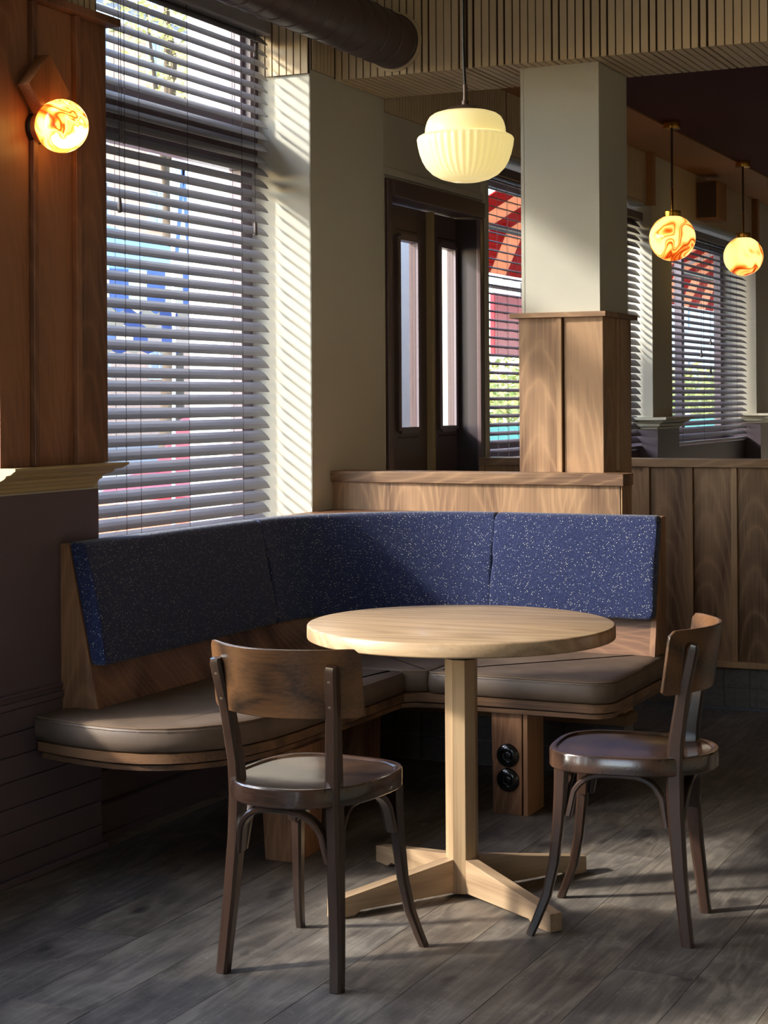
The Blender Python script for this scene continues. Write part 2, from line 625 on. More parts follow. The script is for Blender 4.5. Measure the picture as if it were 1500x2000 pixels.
def extrude_y(name, prof_xz, y0, y1, mat, parent=None, ends=None, **k):
    """profile in X-Z pulled along Y; ends(i) may shift each profile point's far end"""
    n = len(prof_xz)
    vs = [(x, y0, z) for x, z in prof_xz] + [(x, y1 + (ends[i] if ends else 0), z) for i, (x, z) in enumerate(prof_xz)]
    fs = [(i, (i + 1) % n, (i + 1) % n + n, i + n) for i in range(n)] + [tuple(range(n))[::-1], tuple(range(n, 2 * n))]
    return mk(name, vs, fs, mat, parent, **k)


def empty(name, loc, label=None, cat=None, group=None, kind=None, rz=0.0):
    o = bpy.data.objects.new(name, None)
    o.empty_display_size = .1
    COL.objects.link(o)
    o.location = loc
    o.rotation_euler = (0, 0, rz)
    return tag(o, label, cat, group, kind)


def tag(o, label=None, cat=None, group=None, kind=None):
    for k, v in (('label', label), ('category', cat), ('group', group), ('kind', kind)):
        if v:
            o[k] = v
    return o


def copies(proto, name, locs, parent):
    """proto stays where the first location is; the rest share its mesh"""
    out = []
    for i, l in enumerate(locs):
        if i == 0:
            o = proto
        else:
            o = proto.copy()
            COL.objects.link(o)
        o.name = name
        o.parent = parent
        o.location = l
        out.append(o)
    return out


WX = -3.04        # inner face of the window wall
# ================================================================== SETTING
floor = empty('floor', (0, 0, 0), kind='structure')
floor['label'] = 'worn grey-brown oak plank floor'
box('floor_slab', -3.5, 4.2, -4.2, 16.2, -.12, -.007, M['floor_base'], floor)
PL, PW = 1.9, .195
pl0 = mk('plank', boxv(-PW / 2 + .0008, PW / 2 - .0008, -PL / 2 + .0008, PL / 2 - .0008, -.0065, 0), BF, M['plank'], floor, local=True)
pls = []
for i in range(-1, 21):
    xc = -2.05 + PW * (i - 5) + PW / 2
    y = 2.2 + ((i * .733) % 1.0) * 1.9 - 3.1
    while y < 8.4:
        if y + PL > 1.2:
            pls.append((xc, y + PL / 2, -.00325 + random.uniform(-.0004, .0004)))
        y += PL
copies(pl0, 'plank', pls, floor)


def slats_on(parent, kind, i0, n, start, pitch, fixed, z0, z1, name='slat', sign=1):
    """vertical cream slats; kind 'x' = row along X on a face looking to -Y, 'y' = row along Y on a face looking to +X"""
    protos = {}
    for i in range(n):
        g = random.choice((.0042, .005, .006, .006, .009))
        p = start + pitch * i
        key = g
        wd = pitch - g
        if key not in protos:
            if kind == 'x':
                o = mk(name, boxv(-wd / 2, wd / 2, -.003, .003, -(z1 - z0) / 2, (z1 - z0) / 2), BF, M['slat_cream'], parent, local=True)
            else:
                o = mk(name, boxv(-.003, .003, -wd / 2, wd / 2, -(z1 - z0) / 2, (z1 - z0) / 2), BF, M['slat_cream'], parent, local=True)
            protos[key] = o
        else:
            o = protos[key].copy()
            COL.objects.link(o)
        o.name = name
        loc = Vector((p, fixed, (z0 + z1) / 2) if kind == 'x' else (fixed, p, (z0 + z1) / 2))
        o.location = loc - orig(parent)


# ---------------------------------------------------------------- window wall (left)
wall = empty('wall_left', (WX, 5.0, 0), kind='structure')
wall['label'] = 'window wall with cream piers above and dark aubergine paint below'
XO = -3.34


def prism(name, poly, z0, z1, mat, parent, **k):
    n = len(poly)
    vs = [(x, y, z0) for x, y in poly] + [(x, y, z1) for x, y in poly]
    fs = [(i, (i + 1) % n, (i + 1) % n + n, i + n) for i in range(n)] + [tuple(range(n))[::-1], tuple(range(n, 2 * n))]
    return mk(name, vs, fs, mat, parent, **k)


near_pier = [(WX, 3.97), (WX, 4.5), (WX - .02, 4.5), (XO, 4.22), (XO, 3.97)]
prism('pier', near_pier, 1.09, 3.1, M['plaster'], wall)
prism('pier_base', [(WX, 3.97), (WX, 4.502), (WX - .02, 4.502), (XO, 4.22), (XO, 3.97)], 0, 1.09, M['dark_paint'], wall)
prism('pier', [(XO, 5.92), (WX, 5.92), (WX, 6.585), (XO, 6.585)], 0, 3.1, M['plaster'], wall)
prism('pier', [(XO, 2.05), (WX, 2.05), (WX, 2.72), (XO, 2.5)], 0, 3.1, M['plaster'], wall)
prism('pier', [(XO, -.15), (WX, -.15), (WX, .6), (XO, .6)], 0, 3.1, M['plaster'], wall)
prism('pier', [(XO, -4.2), (WX, -4.2), (WX, -1.6), (XO, -1.6)], 0, 3.1, M['plaster'], wall)
# sills and parapets below the windows
box('parapet', XO, WX - .08, 4.3, 5.92, 0, .6, M['dark_paint'], wall)
box('parapet', XO, WX, 2.5, 3.97, 0, .6, M['dark_paint'], wall)
box('parapet', XO, WX, .6, 2.05, 0, .6, M['dark_paint'], wall)
box('parapet', XO, WX, -1.6, -.15, 0, .6, M['dark_paint'], wall)
box('window_sill', XO, WX - .04, 4.5, 5.92, .6, .63, M['dark_paint'], wall)
for a, b in ((4.3, 5.92), (2.5, 3.97), (.6, 2.05), (-1.6, -.15)):
    box('lintel', XO, WX, a, b, 2.86, 3.1, M['plaster'], wall)
box('outer_reveal', -3.56, XO, 5.9, 6.6, .3, 3.1, M['stone_white'], wall)
# corner beads on the middle pier
box('corner_bead', WX - .001, WX + .0012, 5.92, 5.935, .95, 2.585, M['plaster'], wall)
box('corner_bead', WX - .016, WX - .002, 5.9188, 5.921, .95, 2.585, M['plaster'], wall)
box('corner_bead', WX - .001, WX + .0012, 6.57, 6.585, 1.09, 2.585, M['plaster'], wall)
# cream slats above the near and the middle pier
box('slat_backing', WX + .0, WX + .004, 3.97, 4.5, 2.512, 3.09, M['slat_gap'], wall)
slats_on(wall, 'y', 0, 17, 3.985, .0305, WX + .007, 2.512, 3.09)
box('slat_backing', -3.25, WX, 5.914, 5.92, 2.585, 3.09, M['slat_gap'], wall)
slats_on(wall, 'x', 0, 7, -3.239, .0305, 5.911, 2.585, 3.09)
box('slat_backing', WX, WX + .004, 5.932, 6.12, 2.6, 3.09, M['slat_gap'], wall)
slats_on(wall, 'y', 0, 6, 5.945, .0305, WX + .007, 2.6, 3.09)
# wooden cladding of the near pier
for y0, y1 in ((3.97, 4.108), (4.135, 4.318), (4.347, 4.498)):
    box('wood_panel', WX + .001, WX + .038, y0, y1, 1.171, 2.487, M['red_ply'], wall)
for y0, y1 in ((4.111, 4.133), (4.3205, 4.3445)):
    box('batten', WX + .001, WX + .054, y0, y1, 1.171, 2.487, M['red_ply'], wall, bevel=.002)
box('top_rail', WX + .001, WX + .075, 3.97, 4.525, 2.488, 2.511, M['red_ply'], wall, bevel=.002)
# cornice moulding
PRO = [(.006, 1.095), (.014, 1.099), (.014, 1.108), (.02, 1.112), (.024, 1.12), (.03, 1.124), (.03, 1.131), (.05, 1.14), (.056, 1.146), (.056, 1.149), (.072, 1.152), (.08, 1.158), (.088, 1.163), (.088, 1.170)]
prof = [(WX + .0005, 1.095)] + [(WX + p, z) for p, z in PRO] + [(WX + .0005, 1.170)]
ends = [-.088 + .0] + [p - .088 for p, z in PRO] + [0.0]
extrude_y('cornice_moulding', prof, 3.97, 4.537, M['moulding'], wall, ends=ends)
# dado rail, boards and skirting on the near pier
for z0, z1, p in ((.522, .532, .010), (.508, .522, .004), (.49, .508, .013)):
    box('dado_rail', WX, WX + p, 3.97, 4.30, z0, z1, M['dark_paint'], wall, bevel=.002)
bz = [.489, .423, .358, .288, .214, .146, .072, .004]
for a, b in zip(bz[:-1], bz[1:]):
    box('board', WX, WX + .006, 3.97, 4.502, b + .0015, a - .0015, M['dark_paint'], wall, bevel=.0015)
for k in range(7):
    box('board', WX - .08, WX - .069, 4.51, 5.915, .14 + k * .066, .14 + k * .066 + .063, M['dark_paint'], wall, bevel=.0015)
tr = box('trim_1', WX + .011, WX + .027, 3.97, 4.51, .0, .02, M['dark_paint'], None, bevel=.004)
tag(tr, kind='structure')
tr = boxes('trim_2', [(WX - .069, WX - .05, 4.51, 5.915, 0, .09), (WX - .069, WX - .044, 4.51, 5.915, .09, .105), (WX - .069, WX - .036, 4.51, 5.915, 0, .02)], M['dark_paint'])
tag(tr, kind='structure')

# door wall
box('door_head_wall', XO, WX - .02, 6.585, 7.74, 2.275, 3.1, M['plaster'], wall)
box('door_side_wall', XO, WX - .02, 6.585, 6.62, 0, 2.275, M['plaster'], wall)
box('door_head_moulding', WX - .02, WX - .005, 6.586, 7.70, 2.285, 2.315, M['plaster'], wall, bevel=.004)
box('slat_backing', WX - .02, WX - .017, 6.586, 10.45, 2.545, 2.846, M['slat_gap'], wall)
slats_on(wall, 'y', 0, 47, 6.602, .0305, WX - .014, 2.545, 2.846)
# jamb beside the second window and walls round it
box('window_jamb', XO, WX + .004, 7.70, 7.745, 0, 2.545, M['plaster'], wall)
box('parapet', XO, WX - .08, 7.74, 13.3, 0, 1.04, M['dark_paint'], wall)
box('lintel', XO, WX - .02, 7.74, 14.6, 2.53, 3.1, M['plaster'], wall)


def far_pier(y0, y1):
    prism('pier', [(XO, y0), (WX, y0), (WX, y1), (XO, y1)], 1.17, 2.86, M['plaster'], wall)
    prism('pier_base', [(XO, y0 - .02), (WX + .035, y0 - .02), (WX + .035, y1 + .03), (XO, y1 + .03)], 0, 1.17, M['dark_paint'], wall)
    vs, fs = [], []
    lay = [(.035, 1.168), (.04, 1.178), (.055, 1.185), (.06, 1.2), (.085, 1.212), (.09, 1.22), (.115, 1.224), (.115, 1.24)]
    rings = [(p, z) for p, z in lay]
    poly = [(XO + .2, y0), (WX, y0), (WX, y1), (XO + .2, y1)]
    for p, z in rings:
        vs += [(XO + .2, y0 - p, z), (WX + p, y0 - p, z), (WX + p, y1 + p, z), (XO + .2, y1 + p, z)]
    for i in range(len(rings) - 1):
        for k in range(4):
            k2 = (k + 1) % 4
            fs.append((i * 4 + k, i * 4 + k2, (i + 1) * 4 + k2, (i + 1) * 4 + k))
    fs += [(3, 2, 1, 0), tuple((len(rings) - 1) * 4 + k for k in range(4))]
    mk('pier_capital', vs, fs, M['moulding_pale'], wall)


far_pier(10.48, 10.92)
far_pier(13.25, 13.75)
# narrow far slats above the far windows: too fine to pick apart, joined
fl = [(WX - .0168, WX - .011, 8.04 + i * .0305, 8.04 + i * .0305 + .0255, 2.545, 2.846) for i in range(195) if not 10.44 < 8.04 + i * .0305 < 10.93]
tag(boxes('far_slats', fl, M['slat_cream'], wall), kind='stuff')
for y in (10.43, 13.21):
    box('vertical_channel', WX - .02, WX + .03, y - .035, y + .035, 2.53, 2.846, M['soffit'], wall)

# other walls, floor-to-ceiling shell
wr = box('wall_right', 4.0, 4.2, -4.2, 16.2, 0, 3.1, M['plaster'])
tag(wr, kind='structure')
wb_ = box('wall_back', XO, 4.2, 14.6, 14.8, 0, 3.1, M['plaster'])
tag(wb_, kind='structure')
wf = boxes('wall_front', [(XO, 4.2, -4.4, -4.2, 0, .5), (XO, 4.2, -4.4, -4.2, 2.9, 3.1), (XO, -2.15, -4.4, -4.2, .5, 2.9), (-.25, 4.2, -4.4, -4.2, .5, 2.9), (-2.15, -.25, -4.4, -4.2, .5, 1.1), (-2.15, -.25, -4.4, -4.2, 2.7, 2.9)], M['plaster'])
tag(wf, kind='structure')
ce = empty('ceiling', (0, 5, 2.86), kind='structure')
ce['label'] = 'dark maroon ceiling behind the slatted beam'
box('ceiling_panel', WX + .38, 4.2, 6.573, 16.2, 2.855, 3.12, M['ceiling_dark'], ce)
box('soffit', XO, WX + .38, 6.573, 16.2, 2.846, 3.12, M['soffit'], ce)
box('ceiling_panel', XO, 4.2, -4.4, 6.573, 3.1, 3.2, M['plaster'], ce)

# ---------------------------------------------------------------- beam clad in cream slats
beam = empty('ceiling_beam', (-1.5, 6.35, 2.59), kind='structure')
beam['label'] = 'deep ceiling beam clad in cream vertical slats with dark gaps'
BY0, BY1, BZ = 6.122, 6.573, 2.59
box('beam_core', WX, 4.0, BY0 + .007, BY1, BZ + .007, 3.1, M['slat_gap'], beam)
pro = {}
x = WX + .006
n = 0
while x < -.75:
    g = random.choice((.0038, .0045, .0045, .005, .0055, .006, .0075, .011)) if n != 18 else .015
    if g not in pro:
        wd = .0305 - g
        vs = boxv(-wd / 2, wd / 2, BY0, BY0 + .0065, BZ, 3.098)
        vs2 = [(-wd / 2, BY0, BZ), (wd / 2, BY0, BZ), (wd / 2, BY0, 3.098), (-wd / 2, BY0, 3.098),
               (-wd / 2, BY1, BZ), (wd / 2, BY1, BZ), (wd / 2, BY1, BZ + .0065), (-wd / 2, BY1, BZ + .0065),
               (-wd / 2, BY0 + .0065, BZ + .0065), (wd / 2, BY0 + .0065, BZ + .0065), (wd / 2, BY0 + .0065, 3.098), (-wd / 2, BY0 + .0065, 3.098)]
        fs2 = [(0, 1, 2, 3), (0, 4, 5, 1), (4, 7, 6, 5), (7, 8, 9, 6), (8, 11, 10, 9), (3, 2, 10, 11), (0, 3, 11, 8), (0, 8, 7, 4), (1, 9, 10, 2), (1, 5, 6, 9)]
        o = mk('slat', [(a, b - 6.35, c - 2.59) for a, b, c in vs2], fs2, M['slat_cream'], beam, local=True, center=False)
        pro[g] = o
    else:
        o = pro[g].copy()
        COL.objects.link(o)
    o.name = 'slat'
    o.location = (x + .0305 / 2 + 1.5, 0, 0)
    x += .0305
    n += 1
box('beam_facing', x + .001, 4.0, BY0, BY1, BZ, 3.099, M['slat_cream'], beam)

# ---------------------------------------------------------------- low partition behind the bench
hw = empty('wall_divider', (-2.45, 6.15, 0), kind='structure')
hw['label'] = 'low plywood divider wall with thick cap behind the bench'
box('core', WX, -1.89, 6.10, 6.19, 0, 1.04, M['ply_x'], hw)
box('panel', WX, -1.886, 6.09, 6.0995, .225, 1.04, M['ply'], hw)
box('end_panel', -1.8895, -1.882, 6.09, 6.2, .225, 1.04, M['ply'], hw)
box('cap', -3.038, -1.872, 6.074, 6.199, 1.0405, 1.083, M['ply_x'], hw, bevel=.0025)
box('base_rail', WX + .03, -1.86, 6.06, 6.2, .185, .222, M['trim_oak'], hw, bevel=.003)
box('tile_backing', WX + .03, -1.892, 6.088, 6.0995, .0, .184, M['grout'], hw)
box('tile_backing', -1.8895, -1.8865, 6.088, 6.2, 0, .184, M['grout'], hw)
tz = ((.003, .09), (.093, .181))
protoT = None
lt = []
for z0, z1 in tz:
    for i in range(10):
        lt.append((WX + .09 + i * .113, 6.0845, (z0 + z1) / 2))
pt = mk('tile', boxv(-.055, .055, -.0035, .0035, -.0435, .0435), BF, M['tile_dark'], hw, local=True)
copies(pt, 'tile', [Vector(l) - orig(hw) for l in lt], hw)
pt = mk('tile', boxv(-.0035, .0035, -.0545, .0545, -.0435, .0435), BF, M['tile'], hw, local=True)
copies(pt, 'tile', [Vector((-1.8835, 6.1435, (z0 + z1) / 2)) - orig(hw) for z0, z1 in tz], hw)

# ---------------------------------------------------------------- column
colm = empty('column', (-2.15, 6.38, 0), kind='structure')
colm['label'] = 'square column, cream plaster above and plywood cladding below'
box('plaster_shaft', -2.305, -2.0, 6.215, 6.56, 1.66, 2.592, M['plaster'], colm)
for a, b in ((-2.305, -2.293), (-2.012, -2.0)):
    box('corner_bead', a, b, 6.2135, 6.2155, 1.674, 2.588, M['plaster'], colm)
box('core', -2.3, -1.997, 6.213, 6.54, 0, 1.654, M['slat_gap'], colm)
box('wood_panel', -2.312, -2.1635, 6.201, 6.212, 0.01, 1.654, M['ply'], colm)
box('wood_panel', -2.1345, -1.986, 6.201, 6.212, 0.01, 1.654, M['ply'], colm)
box('batten', -2.162, -2.141, 6.188, 6.2125, 1.0835, 1.654, M['batten'], colm, bevel=.0015)
box('wood_panel', -1.9965, -1.9855, 6.2125, 6.358, 0.01, 1.654, M['ply'], colm)
box('wood_panel', -1.9965, -1.9855, 6.3845, 6.55, 0.01, 1.654, M['ply'], colm)
box('batten', -1.997, -1.974, 6.3605, 6.3825, 1.0835, 1.654, M['batten'], colm, bevel=.0015)
box('wood_panel', -2.312, -2.3015, 6.2125, 6.55, .01, 1.654, M['ply'], colm)
box('ledge', -2.342, -1.968, 6.178, 6.585, 1.6545, 1.6735, M['ply_x'], colm, bevel=.0015)

# ---------------------------------------------------------------- far panelled partition
pa = empty('wall_partition', (-1.5, 7.68, 0), kind='structure')
pa['label'] = 'dark plywood wainscot partition with battens over stone tile base'
PX0, PX1 = WX + .005, 1.2
box('core', PX0, PX1, 7.632, 7.74, 0, 1.05, M['slat_gap'], pa)
box('cap', PX0, PX1, 7.598, 7.76, 1.0505, 1.0855, M['ply_x'], pa, bevel=.002)
bx = [-1.847 + .196 * k for k in range(-6, 15)]
edges = [PX0] + bx + [PX1]
for a, b in zip(edges[:-1], edges[1:]):
    if b - a > .04:
        box('wood_panel', a + .0145, b - .0145, 7.62, 7.6315, .207, 1.05, M['ply'], pa)
pb = mk('batten', boxv(-.0125, .0125, -.0125, .0125, -.421, .421), BF, M['batten'], pa, local=True)
copies(pb, 'batten', [Vector((c, 7.6185, .6285)) - orig(pa) for c in bx], pa)
box('base_rail', PX0, PX1, 7.596, 7.6315, .18, .2065, M['batten'], pa, bevel=.002)
box('tile_backing', PX0, PX1, 7.622, 7.6315, 0, .18, M['grout'], pa)
box('floor_strip', PX0, PX1, 7.600, 7.614, -.002, .008, M['steel'], pa)
pt = mk('tile', boxv(-.0558, .0558, -.004, .004, -.0415, .0415), BF, M['tile'], pa, local=True)
copies(pt, 'tile', [Vector((PX0 + .06 + i * .1135, 7.6175, zc)) - orig(pa) for zc in (.0505, .1355) for i in range(30)], pa)

# ---------------------------------------------------------------- doors in the entrance
d1 = empty('door_1', (-3.1, 7.16, 0), kind='structure')
d1['label'] = 'dark brown double entrance door with narrow glass lights'
box('casing', WX - .02, WX + .0, 6.62, 6.667, 0, 2.272, M['door_paint'], d1, bevel=.003)
box('casing', WX - .02, WX + .0, 7.648, 7.699, 0, 2.2, M['door_paint'], d1, bevel=.003)
box('casing', WX - .02, WX + .006, 6.668, 7.699, 2.2005, 2.272, M['door_paint'], d1, bevel=.003)
box('reveal_lining', -3.2, WX - .0205, 7.652, 7.70, 0, 2.21, M['door_paint_shaded'], d1)
box('reveal_lining', -3.2, WX - .0205, 6.62, 6.66, 0, 2.21, M['door_paint_shaded'], d1)
box('head_lining', -3.2, WX - .0205, 6.662, 7.65, 2.205, 2.26, M['door_paint'], d1)


def leaf(y0, y1, g0, g1):
    zb, zt, gz0, gz1 = .01, 2.2, 1.235, 2.05
    lf = empty('door_leaf', Vector((-3.165, (y0 + y1) / 2, 0)) - orig(d1))
    lf.parent = d1
    boxes('stile', [(-3.195, -3.165, y0, g0, zb, zt), (-3.195, -3.165, g1, y1, zb, zt), (-3.195, -3.165, g0, g1, zb, gz0), (-3.195, -3.165, g0, g1, gz1, zt)], M['door_paint'], lf)
    b = .016
    boxes('glazing_bead', [(-3.165, -3.152, g0 - b - .012, g0 - .001, gz0 - b, gz1 + b), (-3.165, -3.152, g1 + .001, g1 + b + .012, gz0 - b, gz1 + b), (-3.165, -3.152, g0 - .001, g1 + .001, gz0 - b - .012, gz0 - .001), (-3.165, -3.152, g0 - .001, g1 + .001, gz1 + .001, gz1 + b + .012)], M['frame_paint'], lf)
    box('pane', -3.184, -3.178, g0, g1, gz0, gz1, M['glass'], lf)
    for z in (gz0 - .045, gz1 + .045):
        box('groove_strip', -3.1655, -3.163, g0 - .02, g1 + .02, z - .003, z + .003, M['black_metal'], lf)
    return lf


leaf(6.664, 7.30, 6.998, 7.18)
leaf(7.345, 7.651, 7.455, 7.615)
box('meeting_post', -3.175, -3.135, 7.302, 7.322, .01, 2.2, M['moulding'], d1, bevel=.003)
box('meeting_post', -3.175, -3.145, 7.3225, 7.336, .01, 2.2, M['black_metal'], d1)
box('meeting_post', -3.175, -3.14, 7.3365, 7.344, .01, 2.2, M['moulding'], d1, bevel=.002)

# ---------------------------------------------------------------- windows


def window(idx, y0, y1, z0, zt, tr0=None, tr1=None, label='', mull=()):
    wd = empty('window_%d' % idx, (-3.31, (y0 + y1) / 2, z0), kind='structure')
    wd['label'] = label
    fw = .085
    X0, X1 = -3.34, -3.29
    fr = [(X0, X1, y0, y0 + fw, z0, zt), (X0, X1, y1 - fw, y1, z0, zt), (X0, X1, y0 + fw, y1 - fw, z0, z0 + fw), (X0, X1, y0 + fw, y1 - fw, zt - fw, zt)]
    for m in mull:
        fr.append((X0, X1, m - .035, m + .035, z0 + fw, zt - fw))
    boxes('window_frame', fr, M['frame_paint'], wd)
    if tr0:
        box('transom', -3.34, -3.262, y0, y1, tr0, tr1, M['door_paint'], wd, bevel=.004)
        boxes('upper_sash', [(X1, X1 + .03, y0, y0 + .06, tr1, zt), (X1, X1 + .03, y1 - .06, y1, tr1, zt), (X1, X1 + .03, y0 + .06, y1 - .06, tr1, tr1 + .05)], M['door_paint'], wd)
        box('pane', -3.318, -3.312, y0 + fw, y1 - fw, tr1, zt - fw, M['glass'], wd)
        box('pane', -3.318, -3.312, y0 + fw, y1 - fw, z0 + fw, tr0, M['glass'], wd)
    else:
        ys = [y0 + fw] + [c for m in mull for c in (m - .035, m + .035)] + [y1 - fw]
        for a, b in zip(ys[::2], ys[1::2]):
            box('pane', -3.318, -3.312, a, b, z0 + fw, zt - fw, M['glass'], wd)
    return wd


window(1, 4.22, 5.919, .63, 2.859, 2.225, 2.355, 'tall street window behind the bench, with a dark transom')
window(2, 7.746, 10.478, 1.04, 2.529, None, None, 'street window beside the entrance door', (9.2,))
window(3, 10.951, 13.248, 1.04, 2.529, None, None, 'farthest street window beyond the globe lamps', (12.1,))

window(4, 2.5, 3.969, .6, 2.859, None, None, 'street window on the near side of the panelled pier')
window(5, .6, 2.05, .6, 2.859, None, None, 'street window well before the panelled pier', (1.32,))
window(6, -1.6, -.15, .6, 2.859, None, None, 'street window behind the viewpoint', (-.9,))

# ================================================================== BLINDS


def slat_mesh(length, tilt, wid=.05, camber=.003):
    vs, fs = [], []
    prof = []
    for k in range(4):
        u = -wid / 2 + wid * k / 3
        prof.append((u, camber * (1 - (2 * u / wid) ** 2)))
    th = .0028
    pts = prof + [(u, h - th) for u, h in prof[::-1]]
    ct, st = math.cos(tilt), math.sin(tilt)
    rot = [(u * ct + h * st, -u * st + h * ct) for u, h in pts]
    n = len(rot)
    vs = [(a, -length / 2, b) for a, b in rot] + [(a, length / 2, b) for a, b in rot]
    fs = [(i, (i + 1) % n, (i + 1) % n + n, i + n) for i in range(n)] + [tuple(range(n))[::-1], tuple(range(n, 2 * n))]
    return vs, fs


def blind(label, xc, y0, y1, z0, z1, pitch, tilt, ladders, cords, mat, dark=False, group='slatted blinds in the street windows'):
    L = y1 - y0
    root = empty('venetian_blind', (xc, (y0 + y1) / 2, z1), label, 'blind', group)
    vs, fs = slat_mesh(L, tilt)
    o = mk('slat', vs, fs, M[mat], root, local=True)
    nn = int((z1 - z0) / pitch)
    copies(o, 'slat', [(random.uniform(-.0006, .0006), 0, -.03 - pitch * i + random.uniform(-.0006, .0006)) for i in range(nn)], root)
    zb = z1 - .03 - pitch * (nn - 1)
    box('headrail', xc - .03, xc + .036, y0, y1, z1 - .012, z1 + .04, M[mat], root, bevel=.006)
    box('bottom_rail', xc - .022, xc + .022, y0, y1, zb - pitch - .012, zb - pitch + .006, M[mat], root, bevel=.003)
    dx, dz = .025 * math.cos(tilt) + .001, .025 * math.sin(tilt)
    for y in ladders:
        lad = boxes('ladder_cord', [(xc + dx, xc + dx + .0014, y - .0007, y + .0007, zb - .04, z1 - .02), (xc - dx - .0014, xc - dx, y - .0007, y + .0007, zb - .04, z1 - .02)], M['cord'], root)
        # rungs under every slat
        vs2, fs2 = [], []
        for i in range(nn):
            z = z1 - .03 - pitch * i
            n0 = len(vs2)
            for (a, b) in ((xc + dx, z - dz - .004), (xc - dx, z + dz - .004)):
                vs2 += [(a, y - .0008, b - .0008), (a, y + .0008, b - .0008), (a, y + .0008, b + .0008), (a, y - .0008, b + .0008)]
            fs2 += [(n0 + i_, n0 + (i_ + 1) % 4, n0 + 4 + (i_ + 1) % 4, n0 + 4 + i_) for i_ in range(4)]
        tag(mk('ladder_rungs', vs2, fs2, M['cord'], root), kind='stuff')
    for y, zend, tassel in cords:
        c = tube('pull_cord', [(xc + dx + .008, y, z1 - .01), (xc + dx + .009, y, zend + .02)], .0011, M['cord'], root, seg=5)
        if tassel:
            lathe('tassel', [(.0035, .048), (.0055, .046), (.0085, .004), (.0085, 0), (.004, -.002)], M['tassel'], root, 12, (xc + dx + .009, y, zend - .025))
    return root


T1 = math.radians(44)
blind('grey slatted blind in the tall window behind the bench, slats tilted half shut', -3.218, 4.52, 5.885, .63, 2.745, .0452, T1,
      (4.90, 5.68), ((4.868, 2.235, True), (4.856, 1.995, True), (5.765, 1.995, True), (5.775, 2.66, True), (4.975, .72, False), (5.285, .72, False)), 'blind')
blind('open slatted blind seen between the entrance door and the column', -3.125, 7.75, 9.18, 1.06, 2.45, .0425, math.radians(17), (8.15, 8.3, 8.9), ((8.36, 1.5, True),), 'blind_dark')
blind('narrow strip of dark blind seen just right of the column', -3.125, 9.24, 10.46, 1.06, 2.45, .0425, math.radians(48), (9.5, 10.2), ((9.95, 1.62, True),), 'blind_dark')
blind('far slatted blind behind the two marbled globe lamps', -3.125, 10.95, 13.22, 1.06, 2.45, .0425, math.radians(33), (11.4, 11.95, 12.9), ((11.85, 1.66, True), (12.1, 1.55, True), (12.1, 1.75, True)), 'blind')

# ================================================================== DUCT
DX, DZ, DR = -2.78, 2.715, .102
du = empty('ventilation_duct', (DX, 4.5, DZ), 'round dark brown spiral duct running along the ceiling into the slatted beam', 'duct')
prof = []
yy = 2.2
secs = []
while yy < 6.1:
    y2 = min(yy + .118, 6.127)
    secs.append((yy, y2))
    yy = y2
for a, b in secs:
    lathe('duct_section', [(DR - .001, a), (DR, a + .003), (DR, b - .004), (DR + .0028, b - .003), (DR + .0028, b)], M['duct'], du, 48, (DX, 0, DZ), 'y', closed_ends=False)
lathe('wall_collar', [(DR, 6.115), (DR + .012, 6.115), (DR + .012, 6.121), (DR, 6.121)], M['slat_cream'], du, 48, (DX, 0, DZ), 'y', closed_ends=False)
# ================================================================== CORNER BENCH
BR = Vector((-2.4, 5.3, 0))
bench = empty('corner_bench', BR, 'curved corner bench with flecked blue back cushions and brown leather seat', 'bench')


def arc(cx, cy, r, a0, a1, n):
    return [(cx + r * math.cos(math.radians(a0 + (a1 - a0) * k / n)), cy + r * math.sin(math.radians(a0 + (a1 - a0) * k / n))) for k in range(n + 1)]


# plan path of the cushion's top front edge, from the left end to the right end
AX, AY, AR = -2.33, 5.36, .64
XE = -1.722


def path_left(y0=4.31, y1=AY, n=6):
    return [(AX - AR, y0 + (y1 - y0) * k / n) for k in range(n + 1)]


def path_arc(n=18):
    return arc(AX, AY, AR, 180, 90, n)


def path_right(x0=AX, x1=XE, n=5):
    return [(x0 + (x1 - x0) * k / n, AY + AR) for k in range(n + 1)]


